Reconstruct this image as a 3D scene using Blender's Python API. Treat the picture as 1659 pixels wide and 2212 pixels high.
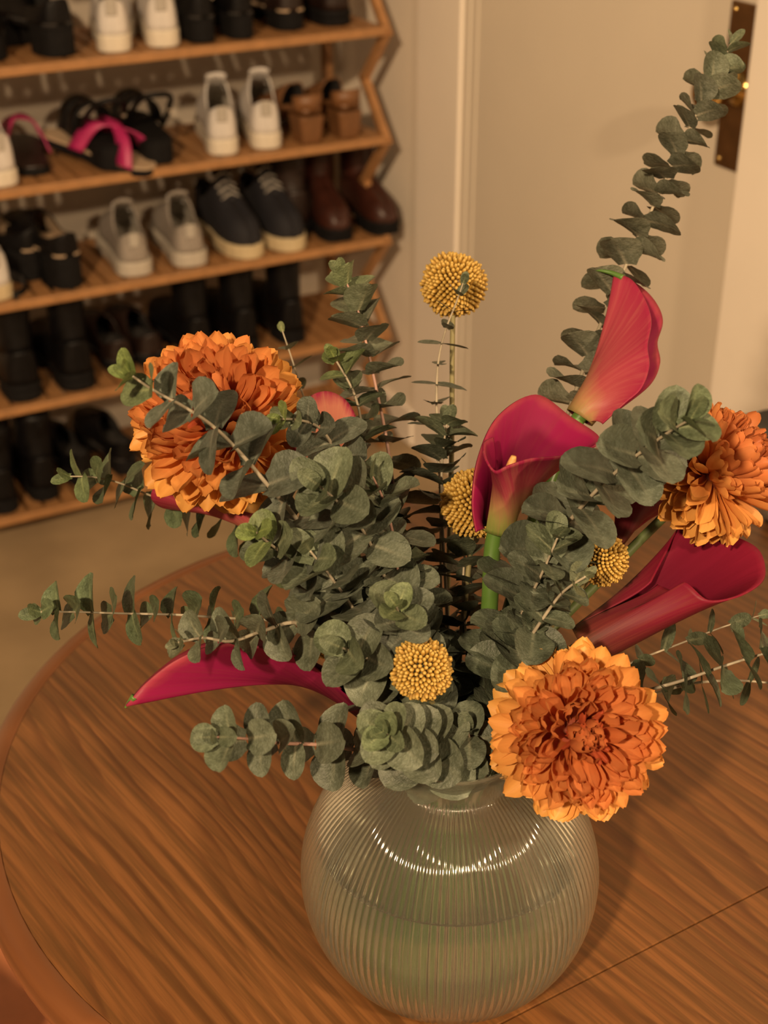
import bpy, math, random
from mathutils import Vector, Matrix, Euler
from math import sin, cos, pi, radians, sqrt, atan2

for o in list(bpy.data.objects): bpy.data.objects.remove(o)
SC = bpy.context.scene
COL = SC.collection
random.seed(7)

# ------------------------------------------------------------------ camera
FPX, PITCH, CAM = 3130.0, radians(29.3), Vector((0, 0, 1.52))
cam = bpy.data.cameras.new('camera'); camo = bpy.data.objects.new('camera', cam); COL.objects.link(camo)
cam.sensor_fit = 'HORIZONTAL'; cam.sensor_width = 36.0; cam.lens = FPX / 1659 * 36
camo.location = CAM; camo.rotation_euler = (pi / 2 - PITCH, 0, 0)
cam.clip_start = .02; cam.clip_end = 40
cam.dof.use_dof = True; cam.dof.focus_distance = .935; cam.dof.aperture_fstop = 10.5
SC.camera = camo

# ------------------------------------------------------------------ world, lamps, exposure
SC.view_settings.view_transform = 'Standard'; SC.view_settings.look = 'None'
SC.view_settings.gamma = 1.0; SC.view_settings.use_curve_mapping = False
SC.view_settings.exposure = 0.0
w = bpy.data.worlds.new('World'); SC.world = w; w.use_nodes = True
w.node_tree.nodes['Background'].inputs[0].default_value = (1.0, .70, .40, 1)
w.node_tree.nodes['Background'].inputs[1].default_value = .145
LAMPCOL = (1.0, .70, .41)
def lamp(name, loc, energy, radius, col=LAMPCOL):
    l = bpy.data.lights.new(name, 'POINT'); l.energy = energy; l.shadow_soft_size = radius; l.color = col
    o = bpy.data.objects.new(name, l); COL.objects.link(o); o.location = loc
    o['label'] = 'warm bulb of the ceiling lamp lighting the room'; o['category'] = 'lamp'
    return o
lamp('ceiling_bulb', (-.85, -1.6, 2.8), 560, .08)
lamp('ceiling_bulb', (1.4, -1.3, 2.7), 270, .08)

# ------------------------------------------------------------------ helpers
def ray(u, v):
    a = (u - 829.5) / FPX; b = (1106 - v) / FPX
    return Vector((a, cos(PITCH) + sin(PITCH) * b, -sin(PITCH) + cos(PITCH) * b))
def P(u, v, w): return CAM + ray(u, v) * w          # point of the place at distance w in front of the lens
def atz(u, v, z):
    r = ray(u, v); return CAM + r * ((z - CAM.z) / r.z)

def mesh(name, verts, faces, smooth=True, uvs=None, mats=()):
    me = bpy.data.meshes.new(name)
    me.from_pydata([tuple(v) for v in verts], [], faces)
    if smooth: me.polygons.foreach_set('use_smooth', [True] * len(me.polygons))
    if uvs:
        ul = me.uv_layers.new(name='UVMap')
        for lp in me.loops: ul.data[lp.index].uv = uvs[lp.vertex_index]
    for m in mats: me.materials.append(m)
    me.update(); return me
def obj(name, me, parent=None, loc=None, mat=None):
    o = bpy.data.objects.new(name, me); COL.objects.link(o)
    if parent: o.parent = parent
    if loc is not None: o.location = loc
    if mat and len(me.materials) == 0: me.materials.append(mat)
    return o
def tag(o, label, cat, group=None, kind=None):
    o['label'] = label; o['category'] = cat
    if group: o['group'] = group
    if kind: o['kind'] = kind
    return o
def empty(name, loc, rz=0):
    o = bpy.data.objects.new(name, None); COL.objects.link(o); o.location = loc; o.rotation_euler = (0, 0, rz)
    o.empty_display_size = .02; return o
def solidify(o, t, offset=0, mo=0):
    m = o.modifiers.new('thickness', 'SOLIDIFY'); m.thickness = t; m.offset = offset; m.material_offset = mo; m.use_rim = True
def bevel(o, w_, seg=2):
    m = o.modifiers.new('bevel', 'BEVEL'); m.width = w_; m.segments = seg; m.limit_method = 'ANGLE'; m.angle_limit = radians(40)

def box_data(x0, x1, y0, y1, z0, z1):
    v = [(x, y, z) for z in (z0, z1) for y in (y0, y1) for x in (x0, x1)]
    f = [(0, 2, 3, 1), (4, 5, 7, 6), (0, 1, 5, 4), (2, 6, 7, 3), (0, 4, 6, 2), (1, 3, 7, 5)]
    return v, f
def box(name, x0, x1, y0, y1, z0, z1, mat, parent=None, bev=0):
    v, f = box_data(x0, x1, y0, y1, z0, z1)
    o = obj(name, mesh(name, v, f, smooth=False), parent, mat=mat)
    if bev: bevel(o, bev)
    return o
def catmull(pts, n=8):
    out = []
    m = len(pts)
    for i in range(m - 1):
        p0 = pts[max(i - 1, 0)]; p1 = pts[i]; p2 = pts[i + 1]; p3 = pts[min(i + 2, m - 1)]
        for k in range(n):
            t = k / n
            out.append(.5 * ((2 * p1) + (p2 - p0) * t + (2 * p0 - 5 * p1 + 4 * p2 - p3) * t * t + (3 * p1 - p0 - 3 * p2 + p3) * t ** 3))
    out.append(pts[-1].copy()); return out
def frames(pts):
    T = []
    for i in range(len(pts)):
        d = pts[min(i + 1, len(pts) - 1)] - pts[max(i - 1, 0)]
        T.append(d.normalized() if d.length > 1e-9 else Vector((0, 0, 1)))
    ref = Vector((0, -1, .3))
    N = (ref - T[0] * ref.dot(T[0])).normalized(); out = []
    for t in T:
        N = (N - t * N.dot(t)); N = N.normalized() if N.length > 1e-6 else t.orthogonal().normalized()
        out.append((t, N.copy(), t.cross(N).normalized()))
    return out
def tube_data(pts, rad, seg=8, cap=True):
    fr = frames(pts); V = []; F = []
    for i, (p, (t, n_, b)) in enumerate(zip(pts, fr)):
        r = rad(i / max(1, len(pts) - 1)) if callable(rad) else rad
        for k in range(seg):
            a = 2 * pi * k / seg; V.append(p + (n_ * cos(a) + b * sin(a)) * r)
    for i in range(len(pts) - 1):
        for k in range(seg):
            a = i * seg + k; b2 = i * seg + (k + 1) % seg
            F.append((a, b2, b2 + seg, a + seg))
    if cap:
        F.append(tuple(reversed(range(seg)))); F.append(tuple(range((len(pts) - 1) * seg, len(pts) * seg)))
    return V, F
def lathe_data(prof, seg=48, close_bottom=False, close_top=False, fr=None):
    V = []; F = []
    for i, (r, z) in enumerate(prof):
        for k in range(seg):
            a = 2 * pi * k / seg; rr = fr(r, z, a) if fr else r
            V.append((rr * cos(a), rr * sin(a), z))
    for i in range(len(prof) - 1):
        for k in range(seg):
            a = i * seg + k; b = i * seg + (k + 1) % seg
            F.append((a, b, b + seg, a + seg))
    if close_bottom: F.append(tuple(reversed(range(seg))))
    if close_top: F.append(tuple(range((len(prof) - 1) * seg, len(prof) * seg)))
    return V, F
def prism(name, poly, z0, z1, mat, parent=None, bev=0, smooth=False):
    n_ = len(poly)
    v = [(x, y, z0) for x, y in poly] + [(x, y, z1) for x, y in poly]
    f = [tuple(reversed(range(n_))), tuple(range(n_, 2 * n_))] + [(i, (i + 1) % n_, n_ + (i + 1) % n_, n_ + i) for i in range(n_)]
    o = obj(name, mesh(name, v, f, smooth=smooth), parent, mat=mat)
    if bev: bevel(o, bev)
    return o
def smoothstep(a, b, x):
    t = max(0, min(1, (x - a) / (b - a))); return t * t * (3 - 2 * t)
def interp(tab, x):
    if x <= tab[0][0]: return tab[0][1]
    for (a, p), (b, q) in zip(tab, tab[1:]):
        if x <= b: return p + (q - p) * (x - a) / (b - a)
    return tab[-1][1]

# ------------------------------------------------------------------ materials
class NT:
    def __init__(s, name):
        s.m = bpy.data.materials.new(name); s.m.use_nodes = True
        s.t = s.m.node_tree; s.b = s.t.nodes['Principled BSDF']; s.out = s.t.nodes['Material Output']
    def n(s, typ, **kw):
        nd = s.t.nodes.new(typ)
        for k, v in kw.items(): setattr(nd, k, v)
        return nd
    def l(s, a, b): s.t.links.new(a, b)
    def set(s, **kw):
        for k, v in kw.items(): s.b.inputs[k.replace('_', ' ')].default_value = v
    def ramp(s, fac, stops, interp_='LINEAR'):
        r = s.n('ShaderNodeValToRGB'); r.color_ramp.interpolation = interp_
        e = r.color_ramp.elements
        while len(e) > 1: e.remove(e[-1])
        e[0].position = stops[0][0]; e[0].color = (*stops[0][1], 1)
        for p_, c in stops[1:]:
            x = e.new(p_); x.color = (*c, 1)
        s.l(fac, r.inputs[0]); return r.outputs[0]
    def noise(s, vec, scale, detail=3, rough=.55, dist=0):
        n_ = s.n('ShaderNodeTexNoise'); n_.inputs['Scale'].default_value = scale; n_.inputs['Detail'].default_value = detail
        n_.inputs['Roughness'].default_value = rough; n_.inputs['Distortion'].default_value = dist
        if vec is not None: s.l(vec, n_.inputs['Vector'])
        return n_.outputs['Fac']
    def mapping(s, vec, scale=(1, 1, 1), rot=(0, 0, 0), loc=(0, 0, 0)):
        mp = s.n('ShaderNodeMapping'); mp.inputs['Scale'].default_value = scale; mp.inputs['Rotation'].default_value = rot
        mp.inputs['Location'].default_value = loc; s.l(vec, mp.inputs['Vector']); return mp.outputs[0]
    def mix(s, fac, a, b, mode='MIX'):
        mx = s.n('ShaderNodeMix', data_type='RGBA', blend_type=mode)
        for sock, val in ((mx.inputs[0], fac), (mx.inputs[6], a), (mx.inputs[7], b)):
            if hasattr(val, 'is_output') or hasattr(val, 'links'): s.l(val, sock)
            elif isinstance(val, (int, float)): sock.default_value = val
            else: sock.default_value = (*val, 1)
        return mx.outputs[2]
    def math(s, op, a, b=None):
        m_ = s.n('ShaderNodeMath', operation=op)
        for i, val in enumerate((a, b)):
            if val is None: continue
            if hasattr(val, 'links'): s.l(val, m_.inputs[i])
            else: m_.inputs[i].default_value = val
        return m_.outputs[0]
    def bump(s, h, strength=.2, dist=.001):
        b = s.n('ShaderNodeBump'); b.inputs['Strength'].default_value = strength; b.inputs['Distance'].default_value = dist
        s.l(h, b.inputs['Height']); s.l(b.outputs[0], s.b.inputs['Normal'])
    def coord(s, which='Object'): return s.n('ShaderNodeTexCoord').outputs[which]
    def base(s, c): s.l(c, s.b.inputs['Base Color'])

def plain(name, col, rough=.5, var=.12, scale=30, metal=0, spec=.5, bump=0, bscale=200):
    t = NT(name); t.set(Roughness=rough, Metallic=metal); t.b.inputs['Specular IOR Level'].default_value = spec
    c = t.coord()
    f = t.noise(c, scale)
    t.base(t.ramp(f, [(.3, tuple(x * (1 - var) for x in col)), (.7, tuple(min(1, x * (1 + var)) for x in col))]))
    if bump: t.bump(t.noise(c, bscale), bump, .002)
    return t.m

M = {}
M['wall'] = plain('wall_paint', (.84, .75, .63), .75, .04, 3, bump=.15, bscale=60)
M['wall_shaded'] = plain('wall_paint_shaded', (.60, .53, .44), .75, .04, 3, bump=.15, bscale=60)  # same paint as the other wall, shade behind the rack darkened in
M['casing'] = plain('casing_paint', (.90, .82, .72), .45, .03, 4, bump=.06, bscale=30)
M['door'] = plain('door_paint', (.71, .635, .53), .4, .03, 3, bump=.05, bscale=25)
M['brass_plate'] = plain('aged_brass', (.16, .085, .035), .42, .25, 25, metal=.85, bump=.1, bscale=60)
M['brass'] = plain('polished_brass', (.62, .40, .14), .16, .1, 30, metal=1)
M['floor'] = plain('floor_tan', (.36, .26, .15), .6, .12, 6, bump=.05)
M['rack'] = plain('bamboo', (.36, .18, .072), .45, .14, 40)
M['black'] = plain('black_leather', (.005, .0045, .005), .42, .3, 60, bump=.1, spec=.2)
M['blackmatte'] = plain('black_suede', (.006, .0055, .006), .8, .3, 60, spec=.2)
M['white'] = plain('white_leather', (.66, .63, .61), .5, .05, 30)
M['whitesole'] = plain('white_rubber', (.66, .60, .50), .55, .06, 30)
M['greyknit'] = plain('grey_knit', (.30, .265, .235), .8, .15, 150, bump=.2)
M['greysole'] = plain('cream_foam', (.46, .42, .36), .6, .05, 30)
M['navy'] = plain('navy_canvas', (.009, .009, .014), .8, .2, 200, bump=.2)
M['cream'] = plain('cream_rubber', (.55, .45, .28), .6, .1, 40)
M['tan'] = plain('tan_leather', (.17, .075, .028), .45, .2, 25)
M['brown'] = plain('brown_leather', (.045, .013, .008), .4, .25, 25)
M['darkbrown'] = plain('dark_brown_leather', (.016, .007, .005), .45, .25, 25)
M['insole'] = plain('tan_insole', (.45, .33, .22), .6, .1, 25)
M['lining'] = plain('dark_lining', (.03, .026, .024), .9, .2, 50)
M['palelining'] = plain('pale_lining', (.40, .37, .33), .9, .1, 50)
M['magenta'] = plain('magenta_satin', (.40, .02, .12), .45, .1, 25)
M['metal'] = plain('buckle_steel', (.6, .58, .55), .25, .1, 25, metal=1)
M['terracotta'] = plain('chair_seat_wood', (.75, .28, .12), .5, .15, 15)
M['chairwood'] = plain('chair_wood', (.24, .11, .045), .45, .15, 30)
M['glazed'] = plain('white_glaze', (.75, .72, .66), .2, .03, 20)
M['blacktray'] = plain('black_lacquer', (.012, .01, .01), .3, .2, 20)

def wood_table():
    t = NT('oak_table_top'); t.set(Roughness=.33); t.b.inputs['Specular IOR Level'].default_value = .35
    c = t.coord()
    g = t.mapping(c, rot=(0, 0, radians(-8)))
    # broad cathedral figure: rings of a field that runs slowly along the grain (local Y)
    warp = t.noise(t.mapping(g, (4.2, 1.15, 1), loc=(1.37, .2, 0)), 1.0, 1.5, .45, .2)
    wig = t.noise(t.mapping(g, (26, 7, 1)), 1.0, 3, .6)
    sep = t.n('ShaderNodeSeparateXYZ'); t.l(g, sep.inputs[0])
    fld = t.math('ADD', t.math('MULTIPLY', warp, 21.0), t.math('MULTIPLY', sep.outputs[0], 58.0))
    fld = t.math('ADD', fld, t.math('MULTIPLY', wig, 1.1))
    fr = t.math('FRACT', fld)
    ring = t.ramp(fr, [(0, (.0,) * 3), (.55, (.25,) * 3), (.86, (1,) * 3), (.93, (.75,) * 3), (1, (0,) * 3)])
    brk = t.noise(t.mapping(g, (9, 4, 1), loc=(4, 1, 0)), 1.0, 2)
    ring = t.math('MULTIPLY', ring, t.ramp(brk, [(.35, (.35,) * 3), (.62, (1,) * 3)]))
    pores = t.noise(t.mapping(g, (420, 14, 1)), 1.0, 2, .6)
    pores2 = t.noise(t.mapping(g, (150, 5, 1), loc=(2, 0, 0)), 1.0, 2, .6)
    tone = t.noise(t.mapping(g, (5, 1.2, 1)), 1.0, 2)
    col = t.ramp(tone, [(.3, (.165, .063, .018)), (.7, (.225, .094, .030))])
    col = t.mix(t.math('MULTIPLY', t.ramp(pores2, [(.42, (0,) * 3), (.62, (1,) * 3)]), .78), col, (.10, .045, .014))
    col = t.mix(t.math('MULTIPLY', ring, .72), col, (.062, .020, .007))
    col = t.mix(t.math('MULTIPLY', t.ramp(pores, [(.45, (0,) * 3), (.7, (1,) * 3)]), .55), col, (.09, .04, .013))
    t.base(col); t.bump(pores, .12, .0006)
    return t.m
M['table'] = wood_table()
def wood_edge():
    t = NT('oak_table_edge'); t.set(Roughness=.35)
    c = t.coord(); f = t.noise(t.mapping(c, (4, 4, 160)), 1.0, 3)
    t.base(t.ramp(f, [(.3, (.12, .040, .013)), (.7, (.185, .068, .022))])); return t.m
M['edge'] = wood_edge()

def leaf_mat():
    t = NT('eucalyptus_leaf'); t.set(Roughness=.5); t.b.inputs['Specular IOR Level'].default_value = .45
    uv = t.coord('UV'); oi = t.n('ShaderNodeObjectInfo'); sep = t.n('ShaderNodeSeparateXYZ'); t.l(uv, sep.inputs[0])
    rnd = oi.outputs['Random']
    vec = t.n('ShaderNodeVectorMath', operation='ADD'); t.l(uv, vec.inputs[0])
    cmb = t.n('ShaderNodeCombineXYZ'); t.l(t.math('MULTIPLY', rnd, 37.0), cmb.inputs[2]); t.l(cmb.outputs[0], vec.inputs[1])
    bloom = t.noise(vec.outputs[0], 3.2, 4, .6)
    fine = t.noise(vec.outputs[0], 14, 3, .6)
    base = t.mix(t.ramp(bloom, [(.3, (0,) * 3), (.7, (1,) * 3)]), (.046, .056, .038), (.116, .134, .103))
    base = t.mix(t.math('MULTIPLY', t.ramp(fine, [(.5, (0,) * 3), (.75, (1,) * 3)]), .35), base, (.20, .23, .20))  # pale mottle, also painting a wrinkled sheen into the colour
    ax = t.math('ABSOLUTE', sep.outputs[0])
    rib = t.ramp(ax, [(0, (1,) * 3), (.035, (.5,) * 3), (.07, (0,) * 3)])
    ribfade = t.ramp(sep.outputs[1], [(0, (1,) * 3), (.75, (.1,) * 3)])
    base = t.mix(t.math('MULTIPLY', t.math('MULTIPLY', rib, ribfade), .6), base, (.30, .30, .23))
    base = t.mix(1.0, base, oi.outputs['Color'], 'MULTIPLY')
    t.base(base); t.bump(fine, .5, .0015)
    tr = t.n('ShaderNodeBsdfTranslucent'); t.l(base, tr.inputs[0])
    mx = t.n('ShaderNodeMixShader'); mx.inputs[0].default_value = .14
    t.l(t.b.outputs[0], mx.inputs[1]); t.l(tr.outputs[0], mx.inputs[2]); t.l(mx.outputs[0], t.out.inputs[0])
    return t.m
M['leaf'] = leaf_mat()
M['eustem'] = plain('eucalyptus_stem', (.30, .26, .19), .6, .25, 60)
M['eustem_red'] = plain('eucalyptus_stem_reddish', (.34, .20, .16), .6, .25, 60)
M['stem'] = plain('green_stem', (.075, .155, .028), .38, .2, 40)
M['mumstem'] = plain('mum_stem', (.10, .14, .045), .55, .2, 60)
M['mumheart'] = plain('mum_heart', (.20, .035, .012), .7, .2, 200)
M['billystem'] = plain('billy_stem', (.17, .15, .065), .65, .25, 80)

def petal_mat():
    t = NT('chrysanthemum_petal'); t.set(Roughness=.5); t.b.inputs['Specular IOR Level'].default_value = .3
    uv = t.coord('UV'); oi = t.n('ShaderNodeObjectInfo'); sep = t.n('ShaderNodeSeparateXYZ'); t.l(uv, sep.inputs[0])
    f = t.noise(t.mapping(uv, (9, 1.2, 1)), 1.0, 2)
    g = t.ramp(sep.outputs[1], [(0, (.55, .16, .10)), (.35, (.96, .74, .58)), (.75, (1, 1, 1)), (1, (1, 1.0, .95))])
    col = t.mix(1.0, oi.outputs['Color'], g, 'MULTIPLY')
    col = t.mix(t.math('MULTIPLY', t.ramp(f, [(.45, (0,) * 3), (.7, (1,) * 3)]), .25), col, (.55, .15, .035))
    t.base(col)
    tr = t.n('ShaderNodeBsdfTranslucent'); t.l(col, tr.inputs[0])
    mx = t.n('ShaderNodeMixShader'); mx.inputs[0].default_value = .28
    t.l(t.b.outputs[0], mx.inputs[1]); t.l(tr.outputs[0], mx.inputs[2]); t.l(mx.outputs[0], t.out.inputs[0])
    return t.m
M['petal'] = petal_mat()

def spathe_mat(name, stops, streak, rough=.44):
    t = NT(name); t.set(Roughness=rough); t.b.inputs['Specular IOR Level'].default_value = .16
    uv = t.coord('UV'); sep = t.n('ShaderNodeSeparateXYZ'); t.l(uv, sep.inputs[0])
    wob = t.noise(t.mapping(uv, (16, 1.5, 1)), 1.0, 3)
    s = t.math('ADD', sep.outputs[1], t.math('MULTIPLY', t.math('SUBTRACT', wob, .5), .28))
    col = t.ramp(s, stops)
    st = t.noise(t.mapping(uv, (70, 1.6, 1), loc=(3, 1, 0)), 1.0, 3)
    col = t.mix(t.math('MULTIPLY', t.ramp(st, [(.45, (0,) * 3), (.72, (1,) * 3)]), .38), col, streak)
    t.base(col); t.bump(st, .12, .001)
    tr = t.n('ShaderNodeBsdfTranslucent'); t.l(col, tr.inputs[0])
    mx = t.n('ShaderNodeMixShader'); mx.inputs[0].default_value = .16
    t.l(t.b.outputs[0], mx.inputs[1]); t.l(tr.outputs[0], mx.inputs[2]); t.l(mx.outputs[0], t.out.inputs[0])
    return t.m
GRN = (0.136, 0.1972, 0.0408)
M['sp_out'] = spathe_mat('calla_outer', [(0, GRN), (.16, (0.2448, 0.2448, 0.068)), (.36, (0.3536, 0.1768, 0.0884)), (.58, (0.3128, 0.0476, 0.068)), (1, (0.2312, 0.01224, 0.051))], (0.3808, 0.1496, 0.102))
M['sp_in'] = spathe_mat('calla_inner', [(0, (.050, .005, .014)), (.35, (.08, .004, .020)), (.65, (.19, .006, .050)), (.9, (.235, .008, .060)), (1, (.30, .040, .062))], (.20, .021, .044))
M['sp_dark'] = spathe_mat('calla_dark_outer', [(0, (0.068, 0.034, 0.0136)), (.2, (0.1088, 0.0204, 0.0204)), (.6, (0.1564, 0.0102, 0.0272)), (1, (0.1904, 0.00952, 0.0306))], (0.2176, 0.0476, 0.034))
M['sp_dark_in'] = spathe_mat('calla_dark_inner', [(0, (0.068, 0.0068, 0.0136)), (.5, (0.102, 0.00544, 0.01904)), (1, (0.204, 0.01088, 0.034))], (0.136, 0.0068, 0.0204))
M['sp_pink'] = spathe_mat('calla_pink_outer', [(0, (.25, .20, .07)), (.16, (.36, .19, .09)), (.40, (.32, .055, .066)), (1, (.285, .020, .058))], (.40, .11, .10))
M['sp_peach'] = spathe_mat('calla_peach_outer', [(0, (0.306, 0.1768, 0.068)), (.3, (0.4488, 0.1836, 0.1088)), (.85, (0.4488, 0.1564, 0.1156)), (1, (0.272, 0.0204, 0.0612))], (0.4624, 0.2176, 0.136))
M['spadix'] = plain('spadix', (.60, .30, .10), .6, .2, 300, bump=.4)

def billy_mat():
    t = NT('billy_button_yellow'); t.set(Roughness=.6)
    uv = t.coord('UV'); sep = t.n('ShaderNodeSeparateXYZ'); t.l(uv, sep.inputs[0])
    n_ = t.noise(t.coord(), 350, 2)
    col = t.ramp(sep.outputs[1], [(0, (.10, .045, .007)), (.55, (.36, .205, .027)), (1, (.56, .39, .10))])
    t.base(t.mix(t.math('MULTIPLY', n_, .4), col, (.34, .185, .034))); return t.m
M['billy'] = billy_mat()

def glass_mat():
    t = NT('ribbed_glass'); t.set(Roughness=.06, IOR=1.45); t.b.inputs['Transmission Weight'].default_value = 1
    t.b.inputs['Base Color'].default_value = (.93, .94, .87, 1)
    df = t.n('ShaderNodeBsdfDiffuse'); df.inputs[0].default_value = (.55, .54, .44, 1)
    tl = t.n('ShaderNodeBsdfTranslucent'); tl.inputs[0].default_value = (.56, .55, .44, 1)
    m0 = t.n('ShaderNodeMixShader'); m0.inputs[0].default_value = .5; t.l(df.outputs[0], m0.inputs[1]); t.l(tl.outputs[0], m0.inputs[2])
    mx = t.n('ShaderNodeMixShader'); mx.inputs[0].default_value = .10
    t.l(t.b.outputs[0], mx.inputs[1]); t.l(m0.outputs[0], mx.inputs[2]); t.l(mx.outputs[0], t.out.inputs[0])
    return t.m
M['glass'] = glass_mat()
def clear_mat(name, col, ior, rough=0):
    t = NT(name); t.set(Roughness=rough, IOR=ior); t.b.inputs['Transmission Weight'].default_value = 1
    t.b.inputs['Base Color'].default_value = (*col, 1); return t.m
M['water'] = clear_mat('vase_water', (.93, .96, .84), 1.33)

# ------------------------------------------------------------------ the room
YAW = atan2(.474, .880)
NX = Vector((cos(YAW), sin(YAW), 0)); MY = Vector((-sin(YAW), cos(YAW), 0))
R0 = Vector((.017, 2.994, 0))
def RP(s, m, z=0): return R0 + NX * s + MY * m + Vector((0, 0, z))
def room(name, x0, x1, y0, y1, z0, z1, mat, label, cat, bev=0):
    o = box(name, x0, x1, y0, y1, z0, z1, mat, None, bev)
    o.location = R0; o.rotation_euler = (0, 0, YAW)
    return tag(o, label, cat, kind='structure')
room('floor', -3.2, .064, -5.0, .36, -.06, 0, M['floor'], 'tan brown floor under the table and the shoe rack', 'floor')
room('wall_back', -3.2, .20, .36, .46, 0, 2.6, M['wall_shaded'], 'plain beige wall behind the wooden shoe rack', 'wall')
DX = .064
room('wall_right', DX, DX + .12, .0, .36, 0, 2.6, M['wall'], 'narrow strip of beige wall between shoe rack and door casing', 'wall')
room('wall_right', DX, DX + .12, -4.0, -1.20, 0, 2.6, M['wall'], 'beige wall beyond the far casing of the door', 'wall')
room('wall_right', DX, DX + .12, -1.20, .0, 2.1, 2.6, M['wall'], 'beige wall above the door', 'wall')
room('trim_1', DX - .007, DX + .10, -.168, .003, 0, 2.1, M['casing'], 'pale painted door casing next to the shoe rack', 'door casing', .004)
room('trim_2', DX - .001, DX + .10, -.192, -.168, 0, 2.06, M['door'], 'thin painted door stop along the hinge side', 'door stop', .003)
room('trim_3', DX + .002, DX + .10, -.2155, -.192, 0, 2.06, M['door'], 'narrow recessed jamb strip beside the closed door', 'door jamb', .002)
room('trim_4', DX - .034, DX + .10, -1.19, -1.0075, 0, 2.1, M['casing'], 'pale painted door casing beside the brass lock plate', 'door casing', .004)
room('baseboard_right', DX - .012, DX, .003, .36, 0, .09, M['casing'], 'low pale baseboard on the wall beside the rack', 'baseboard', .003)
door = empty('door_1', RP(DX, -.61, 0), YAW)
tag(door, 'cream painted door with a tall aged brass lock plate and round knob', 'door', kind='structure')
box('door_panel', .004, .05, -.394, .394, .008, 2.04, M['door'], door, .003)
pl = box('lock_plate', -.001, .004, -.391, -.309, .893, 1.137, M['brass_plate'], door, .006)
for yy, zz in ((-.32, 1.125), (-.38, 1.125), (-.32, .905), (-.38, .905)):
    v, f = lathe_data([(.0001, .0025), (.003, .002), (.0042, 0)], 12)
    o = obj('screw', mesh('screw', v, f), pl, mat=M['brass']); o.rotation_euler = (0, -pi / 2, 0); o.location = (-.001, yy, zz)
v, f = lathe_data([(.026, 0), (.026, .004), (.020, .007), (.012, .012), (.0105, .03), (.015, .036), (.0235, .042), (.0285, .050), (.0295, .058), (.027, .066), (.019, .072), (.008, .0745), (.0001, .075)], 40)
o = obj('door_knob', mesh('door_knob', v, f), door, mat=M['brass']); o.rotation_euler = (0, -pi / 2, 0); o.location = (-.001, -.345, 1.015)
o['label'] = 'polished brass round knob'

# ------------------------------------------------------------------ table
TAX = radians(29.5); TR = .4085; TH = .268; BW = .020
tx = Vector((cos(TAX), sin(TAX), 0)); TC = Vector((.0735, .968, 0)) + tx * TH
table = empty('oak_table', TC, TAX)
tag(table, 'round-ended oak dining table with a seam across its varnished top', 'table')
def stadium(r, n_=48):
    pts = []
    for k in range(n_ + 1):
        a = pi / 2 + pi * k / n_; pts.append((-TH + r * cos(a), r * sin(a)))
    for k in range(n_ + 1):
        a = -pi / 2 + pi * k / n_; pts.append((TH + r * cos(a), r * sin(a)))
    return pts
def clip(poly, off, keep_above):
    g = lambda p_: p_[1] - (-.2567 + .037 * (p_[0] + TH + .141)) - off
    out = []
    for i in range(len(poly)):
        a, b = poly[i], poly[(i + 1) % len(poly)]
        ga, gb = g(a), g(b); ia = (ga >= 0) == keep_above; ib = (gb >= 0) == keep_above
        if ia: out.append(a)
        if ia != ib:
            t = ga / (ga - gb); out.append((a[0] + (b[0] - a[0]) * t, a[1] + (b[1] - a[1]) * t))
    return out
inner = stadium(TR - BW - .0002)
prism('top_board', clip(inner, .0006, True), .722, .75, M['table'], table, .0006)
prism('top_board', clip(inner, -.0006, False), .722, .75, M['table'], table, .0006)
# rounded edge band in bent segments, swept round the outline
per = stadium(TR, 64); Npt = len(per)
prof = [(-BW, 0), (-BW, .0300), (-BW + .0006, .0306), (-.011, .0304), (-.006, .0290), (-.002, .0255), (0, .019), (-.001, .008), (-.005, 0)]
def band(i0, i1):
    V = []; F = []; m_ = len(prof)
    idx = list(range(i0, i1 + 1))
    for q, i in enumerate(idx):
        x, y = per[i % Npt]; ax = -TH if x < 0 else TH
        cx = ax if abs(x) > TH else x
        d = Vector((x - cx, y, 0)).normalized()
        sh = 0
        for (dr, dz) in prof: V.append((x + d.x * dr, y + d.y * dr, .7195 + dz))
    for q in range(len(idx) - 1):
        for k in range(m_):
            a = q * m_ + k; b = q * m_ + (k + 1) % m_
            F.append((a, a + m_, b + m_, b))
    F.append(tuple(range(m_))); F.append(tuple(reversed(range((len(idx) - 1) * m_, len(idx) * m_))))
    obj('edge_band', mesh('edge_band', V, F), table, mat=M['edge'])
cuts = [0, 38, 64, 97, 130]
band(0, 39); band(39, 64); band(64, 65); band(65, 97); band(97, 129); band(129, 130)
V, F = tube_data(catmull([Vector((0, 0, .03)), Vector((0, 0, .7))], 4), .06, 20); obj('pedestal', mesh('pedestal', V, F), table, mat=M['chairwood'])
for k in range(4):
    a = pi / 4 + k * pi / 2
    pts = catmull([Vector((.05 * cos(a), .05 * sin(a), .22)), Vector((.2 * cos(a), .2 * sin(a), .16)), Vector((.36 * cos(a), .34 * sin(a), .024))], 6)
    V, F = tube_data(pts, .024, 10); obj('foot', mesh('foot', V, F), table, mat=M['chairwood'])
box('apron', -TH - .2, TH + .2, -.2, .2, .66, .722, M['chairwood'], table, .004)

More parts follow.
